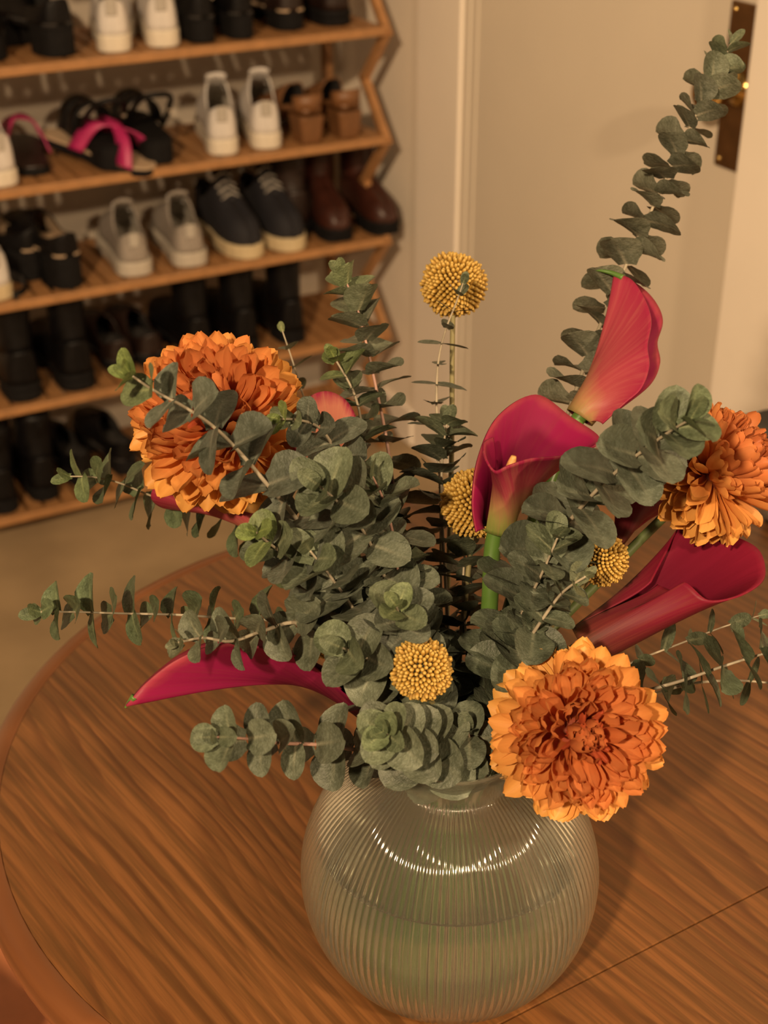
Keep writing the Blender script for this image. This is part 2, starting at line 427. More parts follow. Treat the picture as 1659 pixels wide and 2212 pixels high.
# chair tucked in at the end of the table
_c = atz(-50, 2260, .465)
ch = empty('dining_chair', (_c.x, _c.y, 0), radians(-40))
tag(ch, 'wooden chair with an orange brown seat pushed against the rounded table end', 'chair')
seat = [( .21 * (1 if cos(a) > 0 else -1) * abs(cos(a)) ** .5, .21 * (1 if sin(a) > 0 else -1) * abs(sin(a)) ** .5) for a in [2 * pi * k / 40 for k in range(40)]]
prism('seat', seat, .43, .465, M['terracotta'], ch, .01)
for sx in (-1, 1):
    for sy in (-1, 1):
        V, F = tube_data([Vector((sx * .16, sy * .16, .43)), Vector((sx * .175, sy * .18, .0))], .017, 10); obj('leg', mesh('leg', V, F), ch, mat=M['chairwood'])
for sx in (-1, 1):
    V, F = tube_data(catmull([Vector((sx * .16, -.17, .43)), Vector((sx * .165, -.2, .65)), Vector((sx * .16, -.26, .9))], 5), .014, 10); obj('back_post', mesh('back_post', V, F), ch, mat=M['chairwood'])
for z, y in ((.86, -.25), (.74, -.222), (.62, -.195)):
    box('back_slat', -.16, .16, y - .008, y + .008, z - .025, z + .025, M['chairwood'], ch, .004)

# small things at the far edge of the table
def dish(name, loc, prof_, mat, label, cat, seg=48):
    v_, f_ = lathe_data(prof_, seg)
    o = obj(name, mesh(name, v_, f_), None, loc, mat); tag(o, label, cat); return o
q = atz(1600, 1000, .752)
dish('saucer', (q.x, q.y, .7505), [(.0001, .002), (.022, .002), (.03, .005), (.045, .011), (.0455, .0125), (.044, .0125), (.03, .0075), (.02, .005), (.0001, .005)][::1], M['glazed'],
     'small white ceramic saucer behind the chrysanthemum by the table edge', 'saucer')
q = atz(1690, 1120, .752)
dish('candle_cup', (q.x, q.y, .7505), [(.0001, .0), (.015, .0), (.019, .004), (.0205, .02), (.0205, .036), (.019, .037), (.0185, .012), (.0001, .010)], M['glazed'],
     'white ceramic cup on the oak table in front of the saucer', 'cup')
q = atz(1718, 948, .752)
dish('coaster_tray', (q.x, q.y, .7505), [(.0001, 0), (.05, 0), (.058, .004), (.0605, .014), (.059, .0145), (.056, .006), (.0001, .004)], M['blacktray'],
     'round black lacquer tray at the back edge of the table', 'tray')

# ------------------------------------------------------------------ shoe rack
SH = [.948, .7305, .514, .2975, .060]
rack = empty('shoe_rack', R0, YAW)
tag(rack, 'wooden five-tier shoe rack with zigzag side frames and slatted shelves', 'shoe rack')
RL = -1.12; RD = .30
slat_v, slat_f = box_data(-.0135, .0135, 0, RD - .03, -.006, .006)
slat_me = mesh('slat', slat_v, slat_f, False, mats=[M['rack']])
for z in SH + [SH[0] + .2165]:
    box('front_rail', RL, -.014, -.002, .016, z - .014, z + .003, M['rack'], rack, .002)
    box('back_rail', RL, -.014, RD - .016, RD, z - .020, z + .0, M['rack'], rack, .002)
    s = -.03
    while s > RL + .02:
        obj('slat', slat_me, rack, (s, .015, z - .004)); s -= .0362
def zig(x0, x1):
    pts = []
    zz = [SH[0] + .2165] + SH
    for i, z in enumerate(zz):
        pts.append((0.0, z - .01))
        if i < len(zz) - 1: pts.append((.098, (z + zz[i + 1]) / 2 - .01))
    pts.append((.03, 0.0))
    for (a, b) in zip(pts, pts[1:]):
        d = Vector((0, b[0] - a[0], b[1] - a[1])); L = d.length; d.normalize(); nrm = Vector((0, -d.z, d.y))
        A = Vector((0, a[0], a[1])) - d * .004; B = Vector((0, b[0], b[1])) + d * .004
        V = []
        for x in (x0, x1):
            for p_ in (A, B):
                for sg in (-.002, .028): V.append((x, p_.y + abs(nrm.y) * sg, p_.z))
        F = [(0, 1, 3, 2), (4, 6, 7, 5), (0, 4, 5, 1), (2, 3, 7, 6), (0, 2, 6, 4), (1, 5, 7, 3)]
        obj('zigzag_strut', mesh('zigzag_strut', V, F, False), rack, mat=M['rack'])
zig(-.016, 0); zig(RL - .001, RL + .015)
for x in (-.016, RL - .001):
    box('back_post', x, x + .016, RD - .03, RD, 0, 1.2, M['rack'], rack, .002)
    for z in SH: box('side_rail', x, x + .016, .02, RD - .03, z - .02, z - .004, M['rack'], rack, .001)

# ------------------------------------------------------------------ shoes
def shelf_s(u, z, m):
    lo, hi = -1.4, .3
    for _ in range(40):
        mid = (lo + hi) / 2; d = RP(mid, m, z) - CAM
        wv = d.y * cos(PITCH) - d.z * sin(PITCH)
        if 829.5 + FPX * d.x / wv < u: lo = mid
        else: hi = mid
    return lo
OUT = [(0, 0), (.012, .36), (.04, .58), (.09, .70), (.18, .74), (.32, .74), (.46, .80), (.62, .95), (.73, 1.0), (.84, .95), (.92, .76), (.97, .50), (.99, .3), (1, 0)]
def outline(L, W, k=1.0, t0=0, t1=1, pointed=0):
    ts = [a for a, _ in OUT if t0 <= a <= t1]
    if ts[0] > t0: ts.insert(0, t0)
    if ts[-1] < t1: ts.append(t1)
    pr = [(interp(OUT, t) * W * k, t * L) for t in ts]
    return [(x, y) for x, y in pr] + [(-x, y) for x, y in reversed(pr) if x > 1e-5 or True]
def sole(root, L, W, h, mat, k=1.07, heel=0, z0=0, t0=0, t1=1):
    poly = outline(L * 1.02, W, k, t0, t1)
    # drop duplicate end points
    pp = []
    for p_ in poly:
        if not pp or (abs(p_[0] - pp[-1][0]) + abs(p_[1] - pp[-1][1])) > 1e-5: pp.append(p_)
    if (abs(pp[0][0] - pp[-1][0]) + abs(pp[0][1] - pp[-1][1])) < 1e-5: pp.pop()
    pp = [(x, y - .01 * L) for x, y in pp]
    if sum(a[0] * b[1] - b[0] * a[1] for a, b in zip(pp, pp[1:] + pp[:1])) < 0: pp.reverse()
    return prism('sole', pp, z0, z0 + h, mat, root, .004)
def upper(root, L, W, z0, ht, gap, mat, inmat, t0=0, name='upper', tilt=0, thick=.003):
    """ht: table t->height, gap: table t->half opening angle (deg from vertical)"""
    ts = [t0 + (1 - t0) * k / 26 for k in range(27)]
    if t0 == 0: ts = [0, .004, .012, .03] + ts[1:]
    na = 8; V = []; F = []
    for side in (1, -1):
        b0 = len(V)
        for t in ts:
            w_ = max(interp(OUT, t), .0) * W; h = interp(ht, t); g = radians(interp(gap, t))
            for j in range(na + 1):
                a = (pi / 2 - g) * j / na
                x = w_ * cos(a) ** .62; z = h * sin(a) ** .85
                V.append((side * x, t * L + tilt * z, z0 + z))
        for i in range(len(ts) - 1):
            for j in range(na):
                p_ = b0 + i * (na + 1) + j
                q_ = (p_, p_ + na + 1, p_ + na + 2, p_ + 1)
                F.append(q_ if side == 1 else tuple(reversed(q_)))
    o = obj(name, mesh(name, V, F, mats=[mat, inmat]), root); solidify(o, thick, -1, 1); return o
def strap(root, pts, wd, th, mat, name='strap'):
    """flat band: pts list of Vector (arch), width along y"""
    V = []; F = []
    c = catmull(pts, 6)
    for i, p_ in enumerate(c):
        t = (c[min(i + 1, len(c) - 1)] - c[max(i - 1, 0)]).normalized(); yv = Vector((0, 1, 0)); nv = t.cross(yv).normalized()
        for sy, sn in ((-1, -1), (1, -1), (1, 1), (-1, 1)): V.append(p_ + yv * sy * wd / 2 + nv * sn * th / 2)
    for i in range(len(c) - 1):
        for k in range(4):
            a = i * 4 + k; b = i * 4 + (k + 1) % 4; F.append((a, b, b + 4, a + 4))
    F.append((3, 2, 1, 0)); n_ = (len(c) - 1) * 4; F.append((n_, n_ + 1, n_ + 2, n_ + 3))
    return obj(name, mesh(name, V, F), root, mat=mat)

def shoe_root(name, u, row, yaw, m, label, group, cat='shoe', lift=0, pitch=0):
    z = SH[row] + .003 + lift
    s = shelf_s(u, z, m)
    o = empty(name, RP(s, m, z), YAW + radians(yaw)); o.rotation_euler = (radians(pitch), 0, YAW + radians(yaw))
    tag(o, label, cat, group); return o
def sneaker(u, row, label, group, um, sm, lm, yaw=0, m=.015, L=.26, W=.046, sh=.03, hh=.068, lift=0, pitch=0, lace=None, foam=False):
    r = shoe_root('sneaker', u, row, yaw, m, label, group, lift=lift, pitch=pitch)
    sole(r, L, W, sh, sm, 1.2 if foam else 1.08)
    up_ = upper(r, L, W, sh - .002, [(0, hh), (.10, hh * .93), (.25, hh * .9), (.42, hh * 1.25), (.5, hh * 1.12), (.7, hh * .75), (.9, hh * .55), (1, hh * .25)],
          [(0, 34), (.06, 44), (.15, 50), (.34, 46), (.46, 18), (.6, 8), (.66, 0), (1, 0)], um, lm)
    # tongue, laces, heel tab
    v_ = []; f_ = []
    tg = [(-.0, .40, hh * 1.36), (0, .47, hh * 1.2), (0, .56, hh * 1.0), (0, .66, hh * .78)]
    for i, (_, t, z) in enumerate(tg):
        wd = .020 - .003 * i
        for sx in (-1, -.5, 0, .5, 1): v_.append((sx * wd, t * L, sh + z - abs(sx) ** 2 * .005))
    for i in range(3):
        for k in range(4): f_.append((i * 5 + k, i * 5 + k + 1, i * 5 + k + 6, i * 5 + k + 5))
    o_ = obj('tongue', mesh('tongue', v_, f_), up_, mat=um); solidify(o_, .004, 0)
    for k in range(4):
        t = .46 + k * .05; z = interp([(.46, hh * 1.30), (.5, hh * 1.16), (.62, hh * .9)], t)
        strap(up_, [Vector((-.021, t * L, sh + z - .010)), Vector((0, t * L, sh + z + .001)), Vector((.021, t * L, sh + z - .010))], .006, .003, lace or um, 'lace')
    o_ = box('heel_tab', -.010, .010, -.0045, .001, sh + hh * .45, sh + hh * .84, lm if lm is not M['lining'] else um, up_, .002)
    return r
def boot(u, row, label, group, mat, yaw=0, m=.02, L=.27, W=.045, sh=.03, shaft=.12, smat=None, heel=True, lift=0):
    r = shoe_root('ankle_boot', u, row, yaw, m, label, group, cat='boot', lift=lift)
    sm = smat or M['blackmatte']
    sole(r, L, W, .014, sm, 1.08, z0=sh - .014)
    sole(r, L, W, sh - .014, sm, 1.05, t0=0, t1=.28).name = 'heel'
    sole(r, L, W, sh - .016, sm, 1.04, t0=.52, t1=.96).name = 'forefoot_tread'
    upper(r, L, W, sh - .002, [(0, .085), (.3, .088), (.42, .082), (.55, .066), (.75, .052), (.9, .042), (1, .015)], [(0, 35), (.2, 45), (.3, 38), (.42, 6), (.46, 0), (1, 0)], mat, M['lining'])
    prof_ = []
    V = []; F = []; sg = 20; rows = 7
    for i in range(rows):
        t = i / (rows - 1); z = sh + .055 + t * (shaft - .03)
        ax = .033 + .007 * t; ay = .050 + .004 * t - .008 * sin(pi * t); cy = .058 + .004 * t
        for k in range(sg):
            a = 2 * pi * k / sg; V.append((ax * cos(a), cy + ay * sin(a), z + .006 * sin(a) * t))
    for i in range(rows - 1):
        for k in range(sg):
            a = i * sg + k; b = i * sg + (k + 1) % sg; F.append((a, b, b + sg, a + sg))
    o_ = obj('shaft', mesh('shaft', V, F, mats=[mat, M['lining']]), r); solidify(o_, .004, -1, 1)
    strap(r, [Vector((-.006, -.002, sh + shaft * .9)), Vector((0, -.007, sh + shaft * 1.08)), Vector((.006, -.002, sh + shaft * .9))], .002, .004, mat, 'pull_loop')
    return r
def loafer(u, row, label, group, mat, yaw=0, m=.02, L=.26, W=.042, sh=.022, inm=None, heelh=.03, lift=0, pitch=0, buckle=False, smat=None):
    r = shoe_root('loafer', u, row, yaw, m, label, group, lift=lift, pitch=pitch)
    sm = smat or M['blackmatte']
    sole(r, L, W, .010, sm, 1.06, z0=heelh - .004)
    sole(r, L, W, heelh - .002, sm, 1.0, t0=0, t1=.27).name = 'heel'
    sole(r, L, W, heelh - .004, sm, 1.0, t0=.55, t1=.95).name = 'platform'
    z0 = heelh + .004
    upper(r, L, W, z0, [(0, .058), (.15, .048), (.32, .042), (.42, .060), (.55, .062), (.75, .046), (.92, .036), (1, .012)],
          [(0, 36), (.1, 48), (.3, 52), (.40, 30), (.45, 8), (.5, 0), (1, 0)], mat, inm or M['lining'])
    pp = [(x * .9, y * .62 + .006) for x, y in outline(L * .62, W, .95, 0, 1)]
    o_ = prism('insole', [p_ for i, p_ in enumerate(outline(L * .6, W, .93)) if i not in (0,)][:-1], z0 + .002, z0 + .006, inm or M['lining'], r)
    if buckle:
        st_ = strap(r, [Vector((-.038, .05, z0 + .03)), Vector((0, .035, z0 + .058)), Vector((.038, .05, z0 + .03))], .010, .003, mat)
        box('buckle', .030, .037, .042, .056, z0 + .026, z0 + .044, M['metal'], st_, .001)
    return r
def mule(u, row, label, group, mat, yaw=0, m=.02, L=.25, W=.041, heelh=.055, hm=None):
    r = shoe_root('heeled_mule', u, row, yaw, m, label, group)
    hm = hm or mat
    # tapered heel block
    v_, f_ = [], []
    for (z, k) in ((0, .8), (heelh, 1.0)):
        for (x, y) in ((-.028, .0), (-.02, -.008), (.02, -.008), (.028, 0), (.026, .055), (-.026, .055)): v_.append((x * k, y * k + (1 - k) * .02, z))
    f_ = [(5, 4, 3, 2, 1, 0), (6, 7, 8, 9, 10, 11)] + [(i, (i + 1) % 6, 6 + (i + 1) % 6, 6 + i) for i in range(6)]
    o_ = obj('heel', mesh('heel', v_, f_, False), r, mat=hm); bevel(o_, .003)
    V = []; F = []
    n_ = 14
    for i in range(n_ + 1):
        t = i / n_; w_ = max(.004, interp(OUT, min(.985, max(.02, t)))) * W
        z = heelh * (1 - smoothstep(.22, .75, t)) + .006
        for x, dz in ((-w_, 0), (w_, 0), (w_, .009), (-w_, .009)): V.append((x, t * L - .004, z + dz))
    for i in range(n_):
        for k in range(4): a = i * 4 + k; b = i * 4 + (k + 1) % 4; F.append((a, b, b + 4, a + 4))
    F += [(3, 2, 1, 0), tuple(n_ * 4 + k for k in range(4))]
    obj('footbed', mesh('footbed', V, F), r, mat=M['tan'])
    upper(r, L, W * 1.05, .010, [(.38, .10), (.5, .088), (.7, .062), (.88, .046), (1, .014)], [(.38, 10), (.45, 0), (1, 0)], mat, M['lining'], t0=.38, tilt=-.25)
    upper(r, L, W * 1.04, heelh, [(0, .05), (.1, .045), (.3, .05), (.45, .055), (1, .001)], [(0, 38), (.2, 52), (.45, 60), (1, 85)], mat, M['lining'], name='counter') if False else None
    # low back counter
    V = []; F = []
    for i in range(13):
        a = -pi * .08 - (pi * .84) * i / 12
        x, y = .033 * cos(a), .032 + .036 * sin(a)
        V += [(x, y, heelh + .008), (x * 1.04, y * 1.0 - .002, heelh + .038 + .006 * sin(-a))]
    for i in range(12): F.append((i * 2, i * 2 + 2, i * 2 + 3, i * 2 + 1))
    o_ = obj('heel_counter', mesh('heel_counter', V, F), r, mat=mat); solidify(o_, .003, 0)
    return r
def sandal(u, row, label, group, smat, strapmat, yaw=0, m=.02, L=.25, W=.042, heelh=.03, loop=True, lift=0, pitch=0, footbed=None, cross=False):
    r = shoe_root('sandal', u, row, yaw, m, label, group, cat='sandal', lift=lift, pitch=pitch)
    sole(r, L, W, heelh, smat, 1.05)
    fb = sole(r, L, W, .005, footbed or smat, .98, z0=heelh); fb.name = 'footbed'
    zt = heelh + .004
    if cross:
        strap(r, [Vector((-.043, .215, zt)), Vector((-.02, .19, zt + .045)), Vector((.02, .13, zt + .055)), Vector((.043, .10, zt))], .034, .003, strapmat)
        strap(r, [Vector((.043, .215, zt)), Vector((.02, .19, zt + .047)), Vector((-.02, .13, zt + .057)), Vector((-.043, .10, zt))], .034, .003, strapmat)
    else:
        for t in (.52, .70):
            strap(r, [Vector((-.043, t * L, zt - .004)), Vector((-.030, t * L, zt + .040)), Vector((0, t * L, zt + .055)), Vector((.030, t * L, zt + .040)), Vector((.043, t * L, zt - .004))], .042, .004, strapmat)
    if loop:
        pts = [Vector((.036, .10, zt)), Vector((.038, .05, zt + .045)), Vector((.028, .008, zt + .078)), Vector((0, -.006, zt + .086)), Vector((-.028, .008, zt + .078)), Vector((-.038, .05, zt + .045)), Vector((-.036, .10, zt))]
        V, F = tube_data(catmull(pts, 6), .0055, 8); obj('heel_strap', mesh('heel_strap', V, F), r, mat=strapmat)
        box('buckle', .034, .042, .044, .058, zt + .038, zt + .054, M['metal'], r, .001)
    return r
K = M
# top shelf
loafer(10, 0, 'chunky black shoe turned sideways at the end of the top shelf', 'black chunky shoes on the top shelf', K['black'], yaw=48, m=.06, W=.045, heelh=.038, L=.26)
loafer(142, 0, 'chunky black shoe pushed against the white sneaker on the top shelf', 'black chunky shoes on the top shelf', K['black'], yaw=12, m=.03, W=.045, heelh=.05)
for u, nb in ((248, 'chunky black shoe'), (354, 'black buckled shoe')): sneaker(u, 0, 'white leather sneaker on the top shelf, the one beside the ' + nb, 'white sneakers on the top shelf', K['white'], K['whitesole'], K['palelining'], hh=.078, sh=.032, yaw=-18, W=.041, m=.02)
for u, nb in ((446, 'white sneaker'), (530, 'brown shoe with pale lining')): loafer(u, 0, 'black buckled shoe on the top shelf, the one beside the ' + nb, 'black buckled shoes on the top shelf', K['black'], buckle=True, heelh=.04, W=.037)
loafer(636, 0, 'dark brown shoe with pale lining on the top shelf', 'brown shoes on the top shelf', K['darkbrown'], inm=K['insole'], m=.05)
boot(735, 0, 'dark brown ankle boot by the end frame of the top shelf', 'brown shoes on the top shelf', K['darkbrown'], m=.05, shaft=.11)
# second shelf
sneaker(8, 1, 'single white sneaker beside the pink sandals', 'white sneakers on the second shelf', K['white'], K['whitesole'], K['palelining'], hh=.085)
sandal(78, 1, 'dark sandal with magenta straps lying behind the white sneaker', 'pink sandals', K['blackmatte'], K['magenta'], yaw=-8, m=.06, loop=False, heelh=.014, cross=True, footbed=K['darkbrown'])
sandal(98, 1, 'tilted sandal with crossed magenta straps leaning on the black sandals', 'pink sandals', K['blackmatte'], K['magenta'], yaw=216, m=.20, loop=False, heelh=.014, cross=True, lift=.03, pitch=-10, footbed=K['insole'])
for u, y_, nb in ((256, 3, 'magenta straps'), (350, -3, 'white sneaker')): sandal(u, 1, 'black sandal with looped heel strap, the one beside the ' + nb, 'black sandals on the second shelf', K['blackmatte'], K['black'], yaw=y_, m=.02, heelh=.045)
for u, nb in ((484, 'black looped sandal'), (578, 'tan mule')): sneaker(u, 1, 'white leather sneaker on the second shelf, touching the ' + nb, 'white sneakers on the second shelf', K['white'], K['whitesole'], K['palelining'], hh=.078, sh=.032, yaw=-18, W=.041, m=.02)
for u, nb in ((676, 'the white sneaker'), (758, 'the zigzag end frame')): mule(u, 1, 'tan leather heeled mule, the one next to ' + nb, 'tan mules', K['tan'], yaw=4)
# third shelf
sneaker(-2, 2, 'cream sneaker beside the black heeled loafers on the third shelf', 'sneakers on the third shelf', K['white'], K['cream'], K['palelining'], hh=.085)
loafer(92, 2, 'black heeled loafer with tan insole facing along the third shelf', 'black loafers on the third shelf', K['black'], yaw=35, m=.10, heelh=.055, inm=K['insole'])
loafer(160, 2, 'black heeled loafer with tan insole beside grey running shoe', 'black loafers on the third shelf', K['black'], yaw=10, m=.015, heelh=.06, inm=K['insole'])
for u, nb in ((296, 'black loafer'), (416, 'navy sneaker')): sneaker(u, 2, 'pale grey running shoe with thick cream sole, beside the ' + nb, 'grey running shoes', K['greyknit'], K['greysole'], K['palelining'], hh=.072, sh=.03, foam=True, lace=K['white'], yaw=-10, W=.043, m=.02)
for u, y_, nb in ((440, 181, 'grey running shoe'), (534, 179, 'brown boot')): sneaker(u, 2, 'navy canvas sneaker, toe outward, the one beside the ' + nb, 'navy sneakers', K['navy'], K['cream'], K['lining'], yaw=y_, m=.265, hh=.088, lace=K['palelining'], W=.041)
boot(650, 2, 'dark brown boot standing behind the navy sneakers', 'brown boots on the third shelf', K['darkbrown'], m=.085, shaft=.12, L=.235)
boot(668, 2, 'reddish brown leather boot by the rack end frame', 'brown boots on the third shelf', K['brown'], yaw=170, m=.255, shaft=.12, W=.038, L=.25)
boot(748, 2, 'reddish brown leather boot poking past the rack end frame', 'brown boots on the third shelf', K['brown'], yaw=176, m=.24, shaft=.125, L=.24, W=.038)
# fourth shelf
for u, nb in ((62, 'under the cream sneaker'), (178, 'beside dark brown low shoes')): boot(u, 3, 'tall black boot with ridged sole, the one ' + nb, 'black ridged boots on the fourth shelf', K['black'], m=.015, shaft=.172, smat=K['blackmatte'], sh=.036, W=.049)
for u, nb in ((268, 'ridged black boot'), (335, 'plain black boot')): loafer(u, 3, 'dark brown low shoe on the fourth shelf, beside the ' + nb, 'dark brown low shoes on the fourth shelf', K['darkbrown'], m=.06, heelh=.02)
for u, nb in ((440, 'beside the dark brown low shoe'), (540, 'between two others alike'), (640, 'closest to the zigzag end frame')): boot(u, 3, 'plain black leather boot ' + nb, 'black boots at the end of the fourth shelf', K['black'], m=.03, shaft=.165, W=.042)
# bottom shelf
boot(18, 4, 'black boot on the bottom shelf below the ridged boots', 'shoes on the bottom shelf', K['black'], m=.015, shaft=.13, W=.040)
loafer(192, 4, 'low black shoe next to the black boot on the bottom shelf', 'shoes on the bottom shelf', K['black'], yaw=8, m=.05, heelh=.03, W=.038)
boot(105, 4, 'wider black boot squeezed between shoes on the bottom shelf', 'shoes on the bottom shelf', K['black'], m=.03, shaft=.14, W=.042)
loafer(282, 4, 'low black shoe beside the orange bloom on the bottom shelf', 'shoes on the bottom shelf', K['black'], yaw=5, m=.06, heelh=.03, W=.038)

# ------------------------------------------------------------------ vase and water
VC = Vector((.0439, .734, .75))
VR, VZ = .1, .083
vase = empty('glass_vase', VC + Vector((0, 0, .0003))); tag(vase, 'round ribbed pale green glass vase standing on the oak table', 'vase')
outer = [(.0001, .0), (.030, .0), (.046, .0008), (.0545, .004)]
for k in range(1, 46):
    a = radians(-50 + (112.5) * k / 45); outer.append((VR * cos(a), VZ + VR * sin(a)))
belly_top = len(outer)
outer += [(.0445, .1745), (.0440, .178), (.0443, .184), (.0462, .190), (.0490, .1945), (.0502, .1965), (.0498, .1985)]
inner_p = [(.0470, .1965), (.0440, .191), (.0415, .185), (.0410, .178), (.0425, .1715)]
for k in range(24):
    a = radians(60 - 112 * k / 23); inner_p.append(((VR - .0035) * cos(a), VZ + (VR - .0035) * sin(a)))
inner_p += [(.048, .0075), (.03, .0062), (.0001, .006)]
NR = 118
def ribs(r, z, a):
    k = smoothstep(.004, .02, z) * (1 - smoothstep(.166, .176, z))
    return r - .0011 * k * (abs(sin(NR * a / 2)) ** 1.0 * -1 + 1) * (1 if r > .03 else 0)
v, f = lathe_data(outer, NR * 6, fr=ribs)
n0 = len(v)
v2, f2 = lathe_data(inner_p, 96)
obj('body_inner', mesh('body_inner', v2, f2), vase, mat=M['glass'])
obj('body_ribbed', mesh('body_ribbed', v, f), vase, mat=M['glass'])
WL = .118
wp = [(.0001, .0066), (.03, .0068), (.0475, .0082)]
for k in range(24):
    a = radians(-52 + (math.degrees(math.asin((WL - VZ) / (VR - .004))) + 52) * k / 23); wp.append(((VR - .0040) * cos(a), VZ + (VR - .0040) * sin(a)))
rw = wp[-1][0]
wp += [(rw - .0008, WL + .0006), (rw - .0025, WL - .0010), (rw - .006, WL - .0016), (.0001, WL - .0016)]
v, f = lathe_data(wp, 96)
wt = obj('vase_water', mesh('vase_water', v, f), None, VC + Vector((0, 0, .0003)), M['water'])
tag(wt, 'clear water standing around the stems inside the ribbed vase', 'water')

NECK = VC + Vector((0, 0, .192))
def stem_path(pts, ang, k=.6):
    """from the vase floor through the neck to the given points; ang: side of the neck it leans on"""
    d = Vector((cos(ang), sin(ang), 0))
    bot = VC - d * .040 + Vector((0, 0, .014))
    nk = NECK + d * .036 * k
    lo = NECK + d * .024 * k + Vector((0, 0, -.03))
    return [bot, lo, nk] + pts
def relv(pts, root): return [p_ - root.location for p_ in pts]
def plant(name, path, label, cat, group):
    r = empty(name, path[0]); tag(r, label, cat, group); return r

# ------------------------------------------------------------------ eucalyptus
def leaf_mesh(name, wmax, cup, droop, fold=0, seed=0):
    rnd = random.Random(seed)
    V = []; UV = []; F = []
    TS = [0, .06, .16, .30, .46, .62, .77, .89, .96, 1.0]; nl, nx = len(TS) - 1, 4
    for i, t in enumerate(TS):
        wd = wmax * max(0, 1 - abs(2 * (t * .94 + .035) - .96) ** 2.3) ** .56 * (1 - .10 * t)
        if i == nl: wd = .03
        for j in range(-nx // 2, nx // 2 + 1):
            x = wd * j / (nx / 2)
            y = t - (.10 * (abs(j) / 2) ** 1.5 if i == 0 else 0) + (.02 if (i == nl and j == 0) else 0)
            z = cup * x * x * 1.6 - droop * t * t + .05 * sin(3.1 * t + seed) * (j / 2) * wmax + fold * abs(x) + .010 * rnd.uniform(-1, 1)
            V.append((x, y, z)); UV.append((x, t))
    m_ = nx + 1
    for i in range(nl):
        for j in range(nx): a = i * m_ + j; F.append((a, a + 1, a + m_ + 1, a + m_))
    return mesh(name, V, F, uvs=UV, mats=[M['leaf']])
LEAF = [leaf_mesh('leaf', .52, .25, .10, 0, 1), leaf_mesh('leaf', .56, .45, .16, 0, 2), leaf_mesh('leaf', .48, .15, .22, .05, 3), leaf_mesh('leaf', .53, .6, .02, .06, 4)]
LEAFN = [leaf_mesh('leaf', .34, .25, .05, 0, 5), leaf_mesh('leaf', .31, .2, .0, .05, 6)]
G_EU = 'eucalyptus branches in the vase'
def euc(label, pts, ang, spacing, s0, s1, start, phase=.78, el0=12, el1=45, red=False, narrow=False, seed=1, tint=(1, 1, 1), tiptint=(1.1, 1.18, .9), neck=.6, jit=.25, rad=.0017, free=False, stop=1.0):
    rnd = random.Random(seed)
    W_ = [P(*q_) for q_ in pts]
    path = stem_path(W_, ang, neck) if not free else W_
    r = plant('eucalyptus_branch', path, label, 'eucalyptus', G_EU)
    cv = catmull(path, 10)
    L = [0]
    for a, b in zip(cv, cv[1:]): L.append(L[-1] + (b - a).length)
    fr = frames(cv); tot = L[-1]
    v_, f_ = tube_data(relv(cv, r), lambda t: rad * (1.25 - .85 * t), 7)
    obj('stem', mesh('stem', v_, f_), r, mat=M['eustem_red' if red else 'eustem'])
    # first node: at point index start of pts
    i0 = min(range(len(cv)), key=lambda i: (cv[i] - W_[start]).length)
    d = L[i0]; k = 0; i = i0
    dirs = LEAFN if narrow else LEAF
    while d < tot * stop:
        while i < len(L) - 2 and L[i + 1] < d: i += 1
        t = (d - L[i]) / max(1e-9, L[i + 1] - L[i]); p_ = cv[i].lerp(cv[i + 1], t); T, N, B = fr[i]
        u_ = (d - L[i0]) / max(1e-6, tot - L[i0])
        size = (s0 + (s1 - s0) * u_ ** 1.3)
        if u_ > .9: size *= 1 - (u_ - .9) * 3.0
        a = phase + k * pi / 2 + rnd.uniform(-jit, jit)
        for side in (0, pi):
            aa = a + side + rnd.uniform(-.12, .12)
            D = N * cos(aa) + B * sin(aa)
            el = radians(el0 + (el1 - el0) * smoothstep(.6, 1, u_) + rnd.uniform(-14, 14))
            Yv = (D * cos(el) + T * sin(el)).normalized(); Zv = (T * cos(el) - D * sin(el)).normalized()
            tw = rnd.uniform(-.3, .3); Xv = Yv.cross(Zv)
            Xv, Zv = (Xv * cos(tw) + Zv * sin(tw)), (Zv * cos(tw) - Xv * sin(tw))
            sz = size * rnd.uniform(.85, 1.12)
            mt = Matrix((Xv, Yv, Zv)).transposed().to_4x4()
            o_ = obj('leaf', rnd.choice(dirs), r)
            o_.matrix_basis = Matrix.Translation(p_ + D * rad * .7 - r.location) @ mt @ Matrix.Diagonal((sz * rnd.uniform(.9, 1.05), sz, sz, 1))
            g_ = smoothstep(.80, 1.0, u_); br = rnd.uniform(.75, 1.22)
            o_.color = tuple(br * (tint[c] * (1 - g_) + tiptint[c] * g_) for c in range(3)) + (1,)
        d += spacing * (1 - .35 * u_ ** 2) * rnd.uniform(.88, 1.1); k += 1
    # tip bud: two small folded leaves
    T, N, B = fr[-1]
    for side in (0, pi):
        D = N * cos(phase + side) + B * sin(phase + side); Yv = (T * .9 + D * .45).normalized(); Zv = (T * .45 - D * .9).normalized(); Xv = Yv.cross(Zv)
        o_ = obj('bud_leaf', LEAFN[0], r); sz = max(.008, s1 * .62)
        o_.matrix_basis = Matrix.Translation(cv[-1] - r.location) @ Matrix((Xv, Yv, Zv)).transposed().to_4x4() @ Matrix.Scale(sz, 4)
        o_.color = (*tiptint, 1)
    return r
D_ = radians
GT = (1.5, 1.75, .7)
